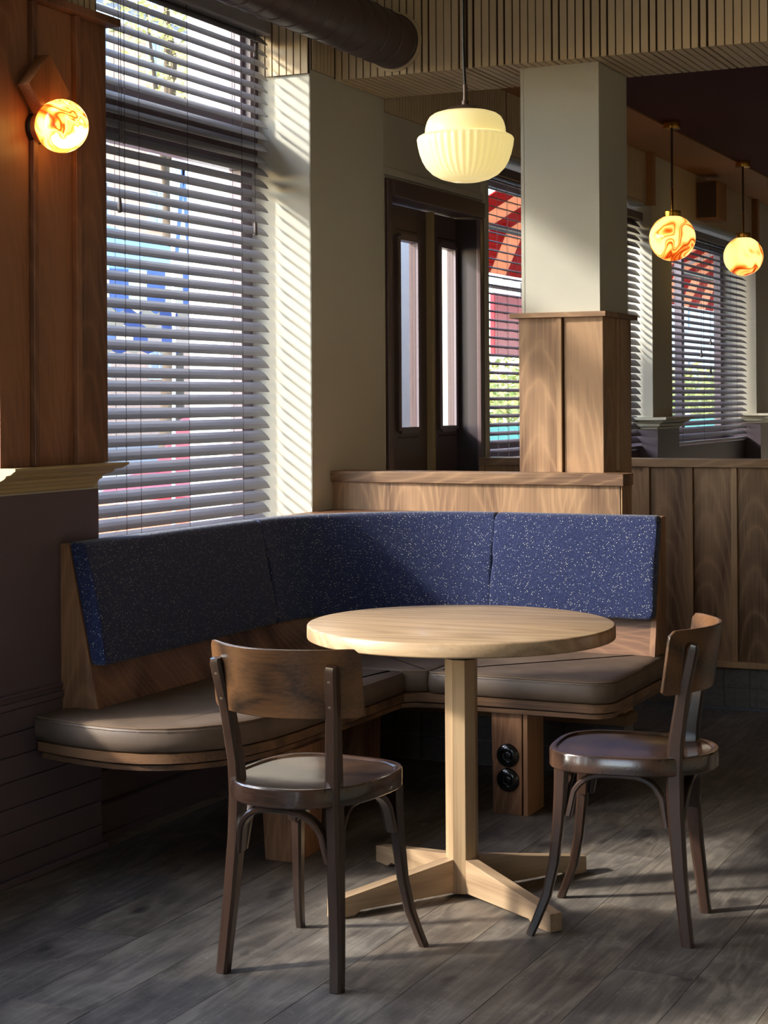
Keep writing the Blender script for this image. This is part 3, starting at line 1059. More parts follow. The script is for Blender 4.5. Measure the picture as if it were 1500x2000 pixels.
def sweep_plan(name, path, prof, mat, parent, smooth=True, autosm=35, endround=0.0):
    """profile of (inward offset, z) carried along a plan path"""
    P = [Vector(p) for p in path]
    n = len(prof)
    cn = sum(p[0] for p in prof) / n
    cz = sum(p[1] for p in prof) / n
    rows = []
    m = len(P)
    tang = []
    for i in range(m):
        t = (P[min(i + 1, m - 1)] - P[max(i - 1, 0)]).normalized()
        tang.append(t)

    def row(p, t, sc):
        nm = Vector((t.y, -t.x))
        out = []
        for (d, z) in prof:
            dd, zz = d, z
            if sc:
                vx, vz = d - cn, z - cz
                l = math.hypot(vx, vz)
                k = max(0, l - sc) / l
                dd, zz = cn + vx * k, cz + vz * k
            q = p + nm * dd
            out.append((q.x, q.y, zz))
        return out
    if endround:
        e = endround
        for f, s in ((0, e), (.3, e * .42), (.65, e * .1)):
            rows.append(row(P[0] + tang[0] * e * f, tang[0], s))
        lo = P[0] + tang[0] * e
        for i in range(m):
            if (P[i] - P[0]).length > e * 1.05 and (P[-1] - P[i]).length > e * 1.05:
                rows.append(row(P[i], tang[i], 0))
            elif i == 0:
                rows.append(row(lo, tang[0], 0))
        rows.append(row(P[-1] - tang[-1] * e, tang[-1], 0))
        for f, s in ((.65, e * .1), (.3, e * .42), (0, e)):
            rows.append(row(P[-1] - tang[-1] * e * f, tang[-1], s))
    else:
        rows = [row(P[i], tang[i], 0) for i in range(m)]
    vs = [v for r in rows for v in r]
    fs = []
    for i in range(len(rows) - 1):
        for k in range(n):
            k2 = (k + 1) % n
            fs.append((i * n + k, i * n + k2, (i + 1) * n + k2, (i + 1) * n + k))
    fs.append(tuple(range(n))[::-1])
    fs.append(tuple((len(rows) - 1) * n + k for k in range(n)))
    return mk(name, vs, fs, mat, parent, smooth=smooth, autosm=autosm)


# wooden shell behind the cushions
ZS = .453
shell = [(-.064, ZS), (.058, ZS), (-.041, .936), (-.064, .936)]
sweep_plan('back_shell', path_left(4.33)[:-1] + path_arc()[:-1] + path_right(AX, XE - .02), shell, M['bench_ply_x'], bench, smooth=True, autosm=30)


sweep_plan('end_panel', [(AX - AR, 4.301), (AX - AR, 4.3295)], [(-.069, ZS), (.062, ZS), (-.039, .9375), (-.069, .9375)], M['bench_ply'], bench, smooth=False)
sweep_plan('end_panel', [(XE - .0195, AY + AR), (XE, AY + AR)], [(-.088, ZS), (.062, ZS), (-.039, .9375), (-.088, .9375)], M['bench_ply'], bench, smooth=False)
# corner ledge filling the gap between the curved back and the walls
led = [(-3.038, 5.40)] + [(AX + (AR + .066) * math.cos(math.radians(a)), AY + (AR + .066) * math.sin(math.radians(a))) for a in range(178, 91, -6)] + [(-2.40, 6.072), (-2.40, 6.088), (-3.038, 6.088)]
led = [(max(x, -3.038), min(y, 6.088)) for x, y in led]
slab('corner_ledge', led[::-1], [(0, .915), (0, .9355)], M['bench_ply_x'], bench, smooth=False)


def cushion_prof(th=.056, zb=.585, zt=.943, bow=.006):
    """slanted rounded cushion lying on the shell's front"""
    sl = lambda z: .058 + (z - ZS) * (-.099 / (.936 - ZS)) + .001
    pts = []
    r = .018
    N = 6
    back = [(sl(zb), zb), (sl(zt), zt - .004)]
    pts.append((sl(zb) + .004, zb))
    # front lower round
    for k in range(5):
        a = -PI / 2 + PI / 2 * k / 4
        z = zb + r + r * math.sin(a)
        pts.append((sl(z) + th - r + r * math.cos(a), z))
    for k in range(1, N):
        z = zb + r + (zt - zb - 2 * r) * k / N
        pts.append((sl(z) + th + bow * math.sin(PI * k / N), z))
    for k in range(5):
        a = PI / 2 * k / 4
        z = zt - r + r * math.sin(a)
        pts.append((sl(z) + th - r + r * math.cos(a), z))
    pts.append((sl(zt) + .002, zt - .001))
    return pts


cp = cushion_prof()
sweep_plan('back_cushion', path_left(4.304, AY - .002, 10), cp, M['fabric'], bench, endround=.014, autosm=60)
pa_ = path_arc(24)
sweep_plan('back_cushion', pa_, cp, M['fabric'], bench, endround=.012, autosm=60)
sweep_plan('back_cushion', path_right(AX + .002, XE - .002, 10), cp, M['fabric'], bench, endround=.014, autosm=60)

# seat outline
XL, YF, XR = -2.392, 5.345, -1.692
end_left = [(-3.034, 4.165), (-2.93, 4.135), (-2.83, 4.115), (-2.74, 4.107), (-2.66, 4.115), (-2.585, 4.145), (-2.52, 4.195), (-2.468, 4.265), (-2.432, 4.35), (-2.41, 4.45), (-2.399, 4.6), (-2.394, 4.85)]
left_poly = end_left + [(XL, 5.1)] + [(XL, YF - .035), (XL - .008, YF - .018), (XL - .03, YF - .012)] + [(-2.9, YF - .012), (-3.034, YF - .012)]
SZ0, SZ1 = .384, .456
rings = [(.012, SZ0), (.002, SZ0 + .006), (-.002, SZ0 + .03), (0, SZ1 - .012), (.003, SZ1 - .006), (.010, SZ1), (.05, SZ1 + .004), (.11, SZ1 + .007)]
rg_small = [(.008, SZ0), (.001, SZ0 + .006), (-.001, SZ0 + .03), (0, SZ1 - .010), (.003, SZ1 - .004), (.008, SZ1), (.03, SZ1 + .003)]
rings = rings[:-1]
slab('seat_cushion', left_poly, rings, M['leather'], bench, autosm=60)
corner_poly = [(-3.034, YF - .009), (XL - .03, YF - .009), (XL + .002, YF - .004), (XL + .02, YF + .008), (-2.338, YF + .02), (-2.331, YF + .03), (-2.331, 6.0), (-2.36, 6.04), (-3.0, 6.04), (-3.034, 6.0)]
slab('seat_cushion', corner_poly, rg_small, M['leather'], bench, autosm=60)
cr = .085
right_poly = [(-2.327, 6.05)] + [(-2.327, YF + .03), (-2.322, YF + .012), (-2.31, YF + .003), (-2.29, YF)] + [(-2.1, YF), (-1.9, YF)] + arc(XR - cr, YF + cr, cr, -90, 0, 7) + [(XR, 5.7), (XR, 6.03), (XR - .012, 6.05)]
slab('seat_cushion', right_poly, rings, M['leather'], bench, autosm=60)


def piping(poly, z, i0, i1, d=.004):
    ip = inset(poly, d)
    return tube('piping', [(p.x, p.y, z) for p in ip[i0:i1]], .0028, M['piping'], bench, seg=6)


piping(left_poly, SZ1 - .003, 0, 16)
piping(right_poly, SZ1 - .003, 1, 16)
piping(corner_poly, SZ1 - .003, 1, 7)
def stitching(poly, i0, i1, z=SZ1 - .011):
    ip = inset(poly, -.0012)[i0:i1]
    vs, fs = [], []
    acc = 0.0
    for a, b in zip(ip[:-1], ip[1:]):
        L_ = (b - a).length
        t_ = (b - a) / max(L_, 1e-6)
        q_ = Vector((-t_.y, t_.x)) * .0009
        while acc < L_:
            c_ = a + t_ * acc
            d_ = a + t_ * min(acc + .0042, L_)
            n0 = len(vs)
            vs += [(c_.x - q_.x, c_.y - q_.y, z - .0006), (d_.x - q_.x, d_.y - q_.y, z - .0006), (d_.x + q_.x, d_.y + q_.y, z - .0006), (c_.x + q_.x, c_.y + q_.y, z - .0006)]
            vs += [(x_, y_, z + .0006) for x_, y_, z_ in vs[n0:n0 + 4]]
            fs += [tuple(k_ + n0 for k_ in f_) for f_ in BF]
            acc += .0072
        acc -= L_
    return tag(mk('stitching', vs, fs, M['piping'], bench), kind='stuff')


stitching(left_poly, 0, 14)
stitching(right_poly, 4, 16)
# wooden seat trim: upper band, shadow groove, lower lip
fr_poly = end_left + [(XL + .002, 5.1), (XL + .004, YF - .03), (XL + .03, YF - .006), (-2.30, YF + .002), (-2.1, YF + .002), (-1.9, YF + .002)] + arc(XR - cr, YF + .002 + cr, cr, -90, 0, 7) + [(XR, 5.7), (XR, 6.055), (-3.034, 6.055)]
slab('seat_trim', fr_poly, [(.012, .3555), (.006, .3555), (.006, .3815), (.012, .3835)], M['trim_oak'], bench, autosm=30)
slab('seat_trim_groove', fr_poly, [(.03, .35), (.03, .3553)], M['slat_gap'], bench, smooth=False)
slab('seat_trim_lip', fr_poly, [(.022, .334), (.016, .335), (.016, .3495), (.022, .3498)], M['trim_oak'], bench, autosm=30)


def support(x0, x1, y0, y1, taper, grooved):
    sx, sy = (x0 + x1) / 2, (y0 + y1) / 2
    t = taper
    vs = [(x0 + t, y0 + t, 0), (x1 - t, y0 + t, 0), (x1 - t, y1 - t, 0), (x0 + t, y1 - t, 0), (x0, y0, .3335), (x1, y0, .3335), (x1, y1, .3335), (x0, y1, .3335)]
    return mk('support', vs, BF, M['bench_ply'], bench, bevel=.0015)


sp = support(-2.112, -2.0065, 5.385, 5.545, .003, True)
s2 = box('support_facing', -2.0035, -1.988, 5.388, 5.542, 0, .3335, M['bench_ply'], bench, bevel=.0015)
s3 = support(-2.525, -2.40, 4.565, 4.75, .012, False)
s4 = support(-2.80, -2.68, 5.60, 5.75, .004, False)
for i, z in enumerate((.193, .1135)):
    so_ = lathe('power_socket', [(.039, 0), (.0388, .004), (.034, .010), (.026, .0135), (.0215, .014), (.0205, .011), (.0195, .003), (.012, .002), (.0118, .007), (.009, .008), (.0001, .008)], M['black_plastic'], sp, 40, (-2.056, 5.3875, z), 'y', smooth=60)
    # lathe pulls +Y; flip so the dome faces the room
    me = so_.data
    for v in me.vertices:
        v.co.y = -v.co.y
    me.flip_normals()
    so_.location.y = 5.3875 - .007 - orig(sp).y
    so_['label'] = 'black round socket'

# ================================================================== TABLE
TC = Vector((-1.842, 4.472, 0))
tb = empty('round_table', TC, 'round pale oak pedestal table with four splayed feet', 'table', rz=0)
R = .421
prof = [(R - .006, .704), (R - .001, .706), (R, .709), (R, .738), (R - .002, .7415), (R - .006, .743)]
top = lathe('tabletop', [(.0005, .704)] + prof + [(.0005, .743)], M['oak'], tb, 96, (TC.x, TC.y, 0), smooth=50)
A0 = math.radians(57)


def octo(name, rr, z0, z1, mat, parent):
    vs = []
    for z in (z0, z1):
        for k in range(8):
            a = A0 + math.radians(22.5 + 45 * k)
            vs.append((TC.x + rr * math.cos(a), TC.y + rr * math.sin(a), z))
    fs = [(k, (k + 1) % 8, (k + 1) % 8 + 8, k + 8) for k in range(8)] + [tuple(range(8))[::-1], tuple(range(8, 16))]
    return mk(name, vs, fs, mat, parent, bevel=.0012)


octo('post', .0455, .011, .6455, M['oak_z'], tb)
octo('mounting_plate', .0462, .646, .7035, M['black_metal'], tb)
for k in range(4):
    a = A0 + PI / 2 * k
    d = Vector((math.cos(a), math.sin(a), 0))
    s_ = Vector((-d.y, d.x, 0))
    hw_ = .0185
    prof = [(.042, .014), (.335, .014), (.355, .001), (.418, .001), (.418, .048), (.042, .104)]
    if k == 3:
        prof = [(.042, .014), (.325, .014), (.345, .001), (.418, .001), (.418, .048), (.042, .104)]
    n = len(prof)
    vs = [TC + d * r + s_ * hw_ + Vector((0, 0, z)) for r, z in prof] + [TC + d * r - s_ * hw_ + Vector((0, 0, z)) for r, z in prof]
    fs = [(i, (i + 1) % n, (i + 1) % n + n, i + n) for i in range(n)] + [tuple(range(n))[::-1], tuple(range(n, 2 * n))]
    # keep the mesh axis-aligned in its own frame so the grain follows the foot
    vl = [(r, hw_, z) for r, z in prof] + [(r, -hw_, z) for r, z in prof]
    o = mk('foot', vl, fs, M['oak'], tb, local=True, center=False, bevel=.0015)
    o.rotation_euler = (0, 0, a)

# ================================================================== CHAIRS


def seat_outline(n=56):
    out = []
    for k in range(n):
        a = 2 * PI * k / n - PI / 2
        c, s_ = math.cos(a), math.sin(a)
        e = 2 / 3.1
        x = math.copysign(abs(c) ** e, c)
        y = math.copysign(abs(s_) ** e, s_)
        yy = y * .212
        xx = x * (.184 + .010 * y)
        if y < 0:
            e2 = 2 / 2.25
            x2 = math.copysign(abs(c) ** e2, c)
            y2 = math.copysign(abs(s_) ** e2, s_)
            m = min(1, -y * 1.3)
            xx = (x * (1 - m) + x2 * m) * (.184 + .010 * y)
            yy = (y * (1 - m) + y2 * m) * .212
        out.append((xx, yy))
    return out


def make_chair(loc, rz, label):
    ch = empty('bentwood_chair', loc, label, 'chair', 'dark bentwood cafe chairs', rz=rz)
    oc = Vector((0, 0, 0))
    po = seat_outline()
    n = len(po)
    vs, fs = [], []
    RG = [(.94, .4165), (.988, .4165), (1.0, .4195), (1.0, .4575), (.989, .4612), (.955, .462), (.925, .4605), (.905, .4565), (.75, .4535), (.5, .450), (.25, .449)]
    for sc, z in RG:
        for x, y in po:
            yc = y * sc - .02
            dz = 0
            if sc < .9:
                dz = .002 * (y / .2)
            vs.append((x * sc, yc, z + dz))
    m = len(RG)
    for i in range(m - 1):
        for k in range(n):
            k2 = (k + 1) % n
            fs.append((i * n + k, i * n + k2, (i + 1) * n + k2, (i + 1) * n + k))
    fs.append(tuple(range(n))[::-1])
    fs.append(tuple((m - 1) * n + k for k in range(n)))
    mk('seat', vs, fs, M['chair_seat'], ch, smooth=True, local=True, autosm=32)
    # legs
    for s_ in (-1, 1):
        # rear leg runs on up into the back post
        P = [(.155, -.176, 0), (.152, -.169, .06), (.144, -.156, .18), (.135, -.145, .32), (.132, -.142, .42), (.134, -.147, .50), (.144, -.166, .62), (.156, -.1935, .735), (.157, -.196, .747)]
        Z = [(.031, .029), (.032, .030), (.034, .034), (.035, .040), (.035, .042), (.034, .038), (.033, .032), (.031, .027), (.026, .019)]
        lg = bar('leg', [(x * s_, y, z) for x, y, z in P], Z, (1, 0, 0), M['chair'], ch, local=True)
        for z, y in ((.715, -.203), (.652, -.1895)):
            lathe('screw', [(.0055, 0), (.005, .002), (.0001, .0028)], M['screw'], lg, 12, (0, 0, 0), 'y', local=True)
            sc_ = lg.children[-1] if lg.children else None
        for sc_, (z, y) in zip([c for c in lg.children], ((.712, -.2015), (.652, -.1885))):
            for v in sc_.data.vertices:
                v.co.y = -v.co.y
            sc_.data.flip_normals()
            x_ = .144 + (z - .62) * .104
            sc_.location = Vector((x_ * s_, y, z)) - lg.location
        # front leg sabre
        Pf = [(.178, .218, 0), (.171, .203, .035), (.159, .178, .10), (.149, .161, .18), (.143, .150, .28), (.140, .145, .36), (.139, .143, .418)]
        Zf = [(.021, .021), (.022, .022), (.024, .024), (.026, .026), (.029, .029), (.032, .032), (.034, .034)]
        bar('leg', [(x * s_, y, z) for x, y, z in Pf], Zf, (1, 0, 0), M['chair'], ch, local=True)
    # bentwood arches between neighbouring legs

    def arch(p0, p1, zl0, zl1, inn, ztop=.4065):
        p0, p1 = Vector(p0), Vector(p1)
        N = 18
        pts = []
        for k in range(N + 1):
            t = k / N
            u = 2 * t - 1
            e = 3.0
            hgt = (1 - abs(u) ** e) ** (1 / 2.2)
            zl = zl0 + (zl1 - zl0) * t
            b = p0.lerp(p1, .5 + .5 * (math.copysign(abs(u) ** .9, u)))
            pts.append((b.x + inn[0] * hgt, b.y + inn[1] * hgt, zl + (ztop - zl) * hgt))
        d = (p1 - p0).normalized()
        side = Vector((-d.y, d.x, 0))
        bar('brace', pts, (.027, .015), side, M['chair'], ch, local=True, ch=.25)
    arch((-.121, -.150, 0), (.121, -.150, 0), .285, .285, (0, -.016), .398)
    arch((-.122, .146, 0), (.122, .146, 0), .30, .30, (0, -.012))
    arch((.134, -.122, 0), (.141, .125, 0), .285, .30, (-.012, 0))
    arch((-.134, -.122, 0), (-.141, .125, 0), .285, .30, (.012, 0))
    # curved plywood backrest
    NU, NV = 40, 10
    W_, SAG, TH = .202, .095, .0105
    zb, zt = .622, .783

    def bp(u, v, off):
        rc = .014
        du = max(0, (abs(u) * W_ - (W_ - rc)) / rc)
        cut = rc * (1 - math.sqrt(max(0, 1 - du * du)))
        z0, z1 = zb + cut * .6, zt - cut
        z = z0 + (z1 - z0) * v
        y = -.2265 + SAG * (abs(u) ** 2.0) - (z - .70) * .14
        dydx = SAG * 2.0 * abs(u) * (1 if u > 0 else -1) / W_
        nl = math.hypot(1, dydx)
        return (u * W_ + off * (-dydx) / nl, y + off / nl, z)
    vs, fs = [], []
    g = {}
    for side, off in ((0, -TH / 2), (1, TH / 2)):
        for i in range(NU + 1):
            for j in range(NV + 1):
                g[(side, i, j)] = len(vs)
                vs.append(bp(-1 + 2 * i / NU, j / NV, off))
    for i in range(NU):
        for j in range(NV):
            fs.append((g[0, i, j], g[0, i + 1, j], g[0, i + 1, j + 1], g[0, i, j + 1]))
            fs.append((g[1, i, j + 1], g[1, i + 1, j + 1], g[1, i + 1, j], g[1, i, j]))
        for j in (0, NV):
            fs.append((g[0, i, j], g[1, i, j], g[1, i + 1, j], g[0, i + 1, j]))
    for j in range(NV):
        for i in (0, NU):
            fs.append((g[0, i, j], g[0, i, j + 1], g[1, i, j + 1], g[1, i, j]))
    mk('backrest', vs, fs, M['chair_back'], ch, smooth=True, local=True, autosm=45, bevel=.002)
    return ch


make_chair((-1.944, 3.799, 0), -.059, 'dark bentwood chair seen from behind in front of the table')
make_chair((-1.348, 4.396, 0), 1.683, 'dark bentwood chair at the right of the table, seen side on')

# ================================================================== LAMPS
PX, PY = -1.811, 4.451
SC = .001391


def pz(y):
    return 2.04 + (286 - y) * SC


pl_ = empty('pendant_lamp', (PX, PY, pz(217)), 'cream opal glass pendant lamp with ribbed bowl hanging over the table', 'lamp')
up = [(34, 218), (50, 219), (62, 223), (70, 229), (75, 238), (78.5, 250), (79.5, 262)]
lathe('shade_top', [(r * SC, pz(y)) for r, y in up], M['opal'], pl_, 64, (PX, PY, 0), closed_ends=False, smooth=80)
lo_ = [(79, 262), (86, 264), (92, 268), (94, 273), (92.5, 285), (89, 300), (84, 314), (76, 328), (64, 340), (48, 349), (28, 354.5), (8, 356), (1, 356)]
# finer profile for ribs
lo2 = []
for (a, b) in zip(lo_[:-1], lo_[1:]):
    for k in range(3):
        t = k / 3
        lo2.append((a[0] + (b[0] - a[0]) * t, a[1] + (b[1] - a[1]) * t))
lo2.append(lo_[-1])
ribamp = lambda a, z: .011 * math.cos(40 * a) * min(1, max(0, (pz(263) - z) / .006)) * min(1, max(0, (z - pz(355)) / .02))
lathe('shade_bowl', [(r * SC, pz(y)) for r, y in lo2], M['opal'], pl_, 240, (PX, PY, 0), closed_ends=False, smooth=80, wob=ribamp)
lathe('cap', [(r * SC, pz(y)) for r, y in ((39.5, 220), (39.5, 217), (36, 213), (28, 209), (18, 206.5), (7, 205.5))], M['bronze'], pl_, 48, (PX, PY, 0), smooth=60)
lathe('cap_neck', [(r * SC, pz(y)) for r, y in ((6.8, 206), (6.8, 197), (4, 196.5))], M['bronze'], pl_, 24, (PX, PY, 0))
lathe('rod', [(4.2 * SC, pz(197)), (4.2 * SC, pz(166)), (3.0 * SC, pz(165))], M['bronze'], pl_, 20, (PX, PY, 0))
tube('cable', [(PX, PY, pz(166)), (PX - .002, PY, pz(140)), (PX - .004, PY, pz(90)), (PX - .004, PY, pz(40)), (PX - .003, PY, pz(-60)), (PX, PY, 3.098)], .0042, M['black_metal'], pl_, seg=10)


def sphere(name, c, r, mat, parent, seg=48, rings=28):
    prof = [(max(.0004, r * math.sin(PI * k / rings)), -r * math.cos(PI * k / rings)) for k in range(rings + 1)]
    return lathe(name, prof, mat, parent, seg, c, smooth=80)


def globe_pendant(x, y, zc, r, mat, label, ztop):
    g = empty('globe_pendant', (x, y, zc), label, 'lamp', 'marbled globe pendants beyond the column')
    sphere('globe', (x, y, zc), r, M[mat], g)
    lathe('collar', [(.046, zc + r - .012), (.047, zc + r - .008), (.047, zc + r + .018), (.044, zc + r + .021), (.012, zc + r + .022)], M['brass'], g, 32, (x, y, 0))
    lathe('brass_sleeve', [(.0065, zc + r + .022), (.0065, zc + r + .145), (.003, zc + r + .15)], M['brass'], g, 16, (x, y, 0))
    lathe('rod', [(.0068, zc + r + .151), (.0068, ztop - .04)], M['bronze'], g, 16, (x, y, 0))
    lathe('canopy', [(.014, ztop - .042), (.046, ztop - .038), (.047, ztop - .034), (.047, ztop - .001)], M['brass'], g, 32, (x, y, 0))
    return g


globe_pendant(-2.60, 9.358, 2.224, .125, 'globe_b', 'larger looking marbled globe pendant on a brass rod, nearest the column', 2.855)
globe_pendant(-2.63, 11.125, 2.253, .125, 'globe_c', 'second marbled globe pendant, hanging farther back at the right', 2.855)

sx, sy, sz = -2.909, 4.137, 2.13
sc = empty('wall_sconce', (WX + .04, 4.137, 2.18), 'marbled globe wall lamp on a diamond shaped wooden block', 'lamp')
q = .0985
dm = [(0, q), (-q, 0), (0, -q), (q, 0)]
vs = [(WX + .0545, 4.133 + a, 2.237 + b) for a, b in dm] + [(WX + .095, 4.133 + a, 2.237 + b) for a, b in dm]
mk('backplate', vs, [(0, 1, 2, 3), (7, 6, 5, 4)] + [(i, (i + 1) % 4, (i + 1) % 4 + 4, i + 4) for i in range(4)], M['sconce_wood'], sc, bevel=.0015)
lathe('mounting_ring', [(.044, WX + .0385), (.046, WX + .042), (.046, WX + .05), (.044, WX + .053)], M['black_metal'], sc, 36, (0, 4.137, 2.13), 'x')
lathe('lamp_cup', [(.043, WX + .053), (.043, WX + .086), (.04, WX + .089)], M['sconce_wood'], sc, 36, (0, 4.137, 2.13), 'x', smooth=50)
sphere('globe', (sx, sy, sz), .0752, M['globe_a'], sc)

# loudspeaker high on the far wall
sp_ = empty('wall_speaker', (-2.96, 11.7, 2.68), 'small brown loudspeaker box mounted high above the far window', 'speaker')
box('cabinet', -3.055, -2.9, 11.56, 11.80, 2.545, 2.80, M['soffit'], sp_, bevel=.006)
box('grille', -3.04, -2.91, 11.548, 11.559, 2.556, 2.79, M['duct'], sp_, bevel=.003)
# ================================================================== OUTSIDE
M['asphalt'] = simple('grey_paving', lin(150, 146, 142), .8, 0, .1, 2, .2)
M['white_wall'] = simple('white_render', lin(238, 238, 234), .8, 0, .03, 2, .2)
M['cream_wall'] = simple('peach_render', lin(240, 212, 186), .8, 0, .04, 2, .2)
M['win_glass'] = simple('far_window_glass', lin(150, 164, 176), .2, 0, .1, 2, .6)
M['roof'] = simple('grey_roof', lin(150, 146, 148), .8, 0, .08, 2, .2)
M['bark'] = simple('bark', lin(92, 80, 68), .9, 0, .2, 20, .1)
M['leaf'] = simple('young_leaf', lin(206, 200, 128), .6, 0, .3, 2, .3)
M['leaf_green'] = simple('hedge_leaf', lin(190, 190, 116), .6, 0, .3, 2, .3)
M['car_red'] = simple('red_car_paint', lin(186, 44, 40), .25, 0, .03, 3, .6, .6)
M['rubber'] = simple('tyre_rubber', lin(34, 33, 34), .8, 0, .1, 9, .2)
M['teal'] = simple('teal_painted_steel', lin(70, 176, 158), .5, 0, .05, 3, .4)
M['flag_white'] = simple('white_flag_cloth', lin(232, 234, 232), .8, 0, .02, 5, .2)
M['flag_blue'] = simple('blue_flag_print', lin(104, 134, 192), .8, 0, .04, 5, .2)
M['sign_red'] = simple('red_sign_panel', lin(176, 48, 56), .5, 0, .04, 3, .4)


def brick_mat():
    t = NT('orange_brick')
    tc = t.n('ShaderNodeTexCoord')
    sw = t.n('ShaderNodeSeparateXYZ')
    t.l(tc.outputs['Object'], sw.inputs[0])
    cb = t.n('ShaderNodeCombineXYZ')
    t.l(t.math('ADD', sw.outputs[1], sw.outputs[0]), cb.inputs[0])
    t.l(sw.outputs[2], cb.inputs[1])
    b = t.n('ShaderNodeTexBrick')
    b.inputs['Color1'].default_value = lin(236, 186, 154)
    b.inputs['Color2'].default_value = lin(226, 168, 134)
    b.inputs['Mortar'].default_value = lin(232, 218, 204)
    b.inputs['Scale'].default_value = 4
    t.l(cb.outputs[0], b.inputs['Vector'])
    t.bsdf(b.outputs[0], .85, 0, None, .2)
    return t.m


M['brick'] = brick_mat()


def cloth(name, rgb, trans=.5):
    t = NT(name)
    v, r = t.coord(3)
    c = t.ramp(t.noise(v, 30, 3), [(.3, tuple(x * .92 for x in rgb[:3]) + (1,)), (.7, rgb)])
    d = t.n('ShaderNodeBsdfDiffuse')
    tr = t.n('ShaderNodeBsdfTranslucent')
    t.l(c, d.inputs[0])
    t.l(c, tr.inputs[0])
    mx = t.n('ShaderNodeMixShader')
    mx.inputs[0].default_value = trans
    t.l(d.outputs[0], mx.inputs[1])
    t.l(tr.outputs[0], mx.inputs[2])
    t.l(mx.outputs[0], t.out.inputs[0])
    return t.m


M['awn_red'] = cloth('red_awning_cloth', lin(172, 54, 50))
M['awn_peach'] = cloth('peach_awning_cloth', lin(234, 184, 152))
M['par_blue'] = cloth('blue_parasol_cloth', lin(118, 150, 206))
M['par_sky'] = cloth('light_blue_parasol_cloth', lin(172, 206, 230))
M['par_cream'] = cloth('cream_parasol_cloth', lin(232, 226, 206))
GZ = -.12
st = box('street_pavement', -60, -3.34, -8, 110, GZ - .2, GZ, M['asphalt'])
tag(st, 'pale grey street paving outside the windows', 'pavement', None, 'structure')

# white porch screen outside the entrance door
pil = empty('porch_screen', (-4.6, 10.2, GZ), 'white frosted porch screen standing outside the entrance door', 'screen')
box('panel', -4.62, -4.58, 8.9, 10.9, GZ + .1, 2.7, M['stone_white'], pil)
box('panel', -4.62, -4.58, 10.96, 11.42, GZ + .1, 2.7, M['roof'], pil)
for y in (8.87, 10.93, 11.45):
    box('post', -4.64, -4.56, y - .03, y + .03, GZ, 2.75, M['white_wall'], pil)


def building(name, label, X, y0, y1, ztop, mat, rows, cols, wz0, dz, ww, wh, dep=6, roofh=.8):
    b = empty(name, (X - dep / 2, (y0 + y1) / 2, GZ), label, 'building')
    box('wall', X - dep, X, y0, y1, GZ, ztop, mat, b)
    box('cornice', X - .1, X + .45, y0 - .2, y1 + .2, ztop - .5, ztop, M['white_wall'], b)
    box('roof', X - dep, X - .2, y0, y1, ztop + .001, ztop + roofh, M['roof'], b)
    for r in range(rows):
        for c in range(cols):
            yc = y0 + (y1 - y0) * (c + .5) / cols
            zc = wz0 + dz * r
            f = boxes('window', [(X, X + .08, yc - ww / 2 - .15, yc - ww / 2, zc - .1, zc + wh + .15), (X, X + .08, yc + ww / 2, yc + ww / 2 + .15, zc - .1, zc + wh + .15), (X, X + .1, yc - ww / 2, yc + ww / 2, zc + wh, zc + wh + .15), (X, X + .16, yc - ww / 2, yc + ww / 2, zc - .1, zc), (X, X + .06, yc - .05, yc + .05, zc, zc + wh)], M['white_wall'], b)
            box('pane', X + .001, X + .03, yc - ww / 2 + .0, yc + ww / 2, zc, zc + wh, M['win_glass'], f)
    return b


b1 = building('apartment_building', 'orange brick apartment building with white windows across the street', -40, 48, 84, 17.2, M['brick'], 5, 8, 2.4, 3.15, 1.35, 1.5)
b2 = building('corner_house', 'peach rendered house seen far down the street', -26, 86, 104, 9, M['cream_wall'], 3, 4, 1.2, 2.7, 1.3, 1.4)
b3 = building('white_house', 'low white house beyond the terrace awning', -17, 60, 85, 6.4, M['white_wall'], 2, 5, 1.4, 2.5, 1.5, 1.3)
b4 = building('shop_house', 'pale building filling the left of the street view', -33, 24, 46, 12, M['cream_wall'], 4, 5, 1.0, 2.9, 1.2, 1.5)


def leaves(name, parent, blobs, n, size, mat):
    rnd = random.Random(5)
    vs, fs = [], []
    for k in range(n):
        c, r = rnd.choice(blobs)
        while True:
            d = Vector((rnd.uniform(-1, 1), rnd.uniform(-1, 1), rnd.uniform(-1, 1)))
            if .2 < d.length < 1:
                break
        p = Vector(c) + Vector((d.x * r, d.y * r, d.z * r * .8))
        u = Vector((rnd.uniform(-1, 1), rnd.uniform(-1, 1), rnd.uniform(-.6, .6))).normalized()
        v = u.cross(Vector((rnd.uniform(-1, 1), rnd.uniform(-1, 1), rnd.uniform(-1, 1)))).normalized()
        s_ = size * rnd.uniform(.6, 1.3)
        i = len(vs)
        vs += [p - u * s_, p + v * s_ * .45, p + u * s_, p - v * s_ * .45]
        fs.append((i, i + 1, i + 2, i + 3))
    return tag(mk(name, vs, fs, mat, parent), kind='stuff')


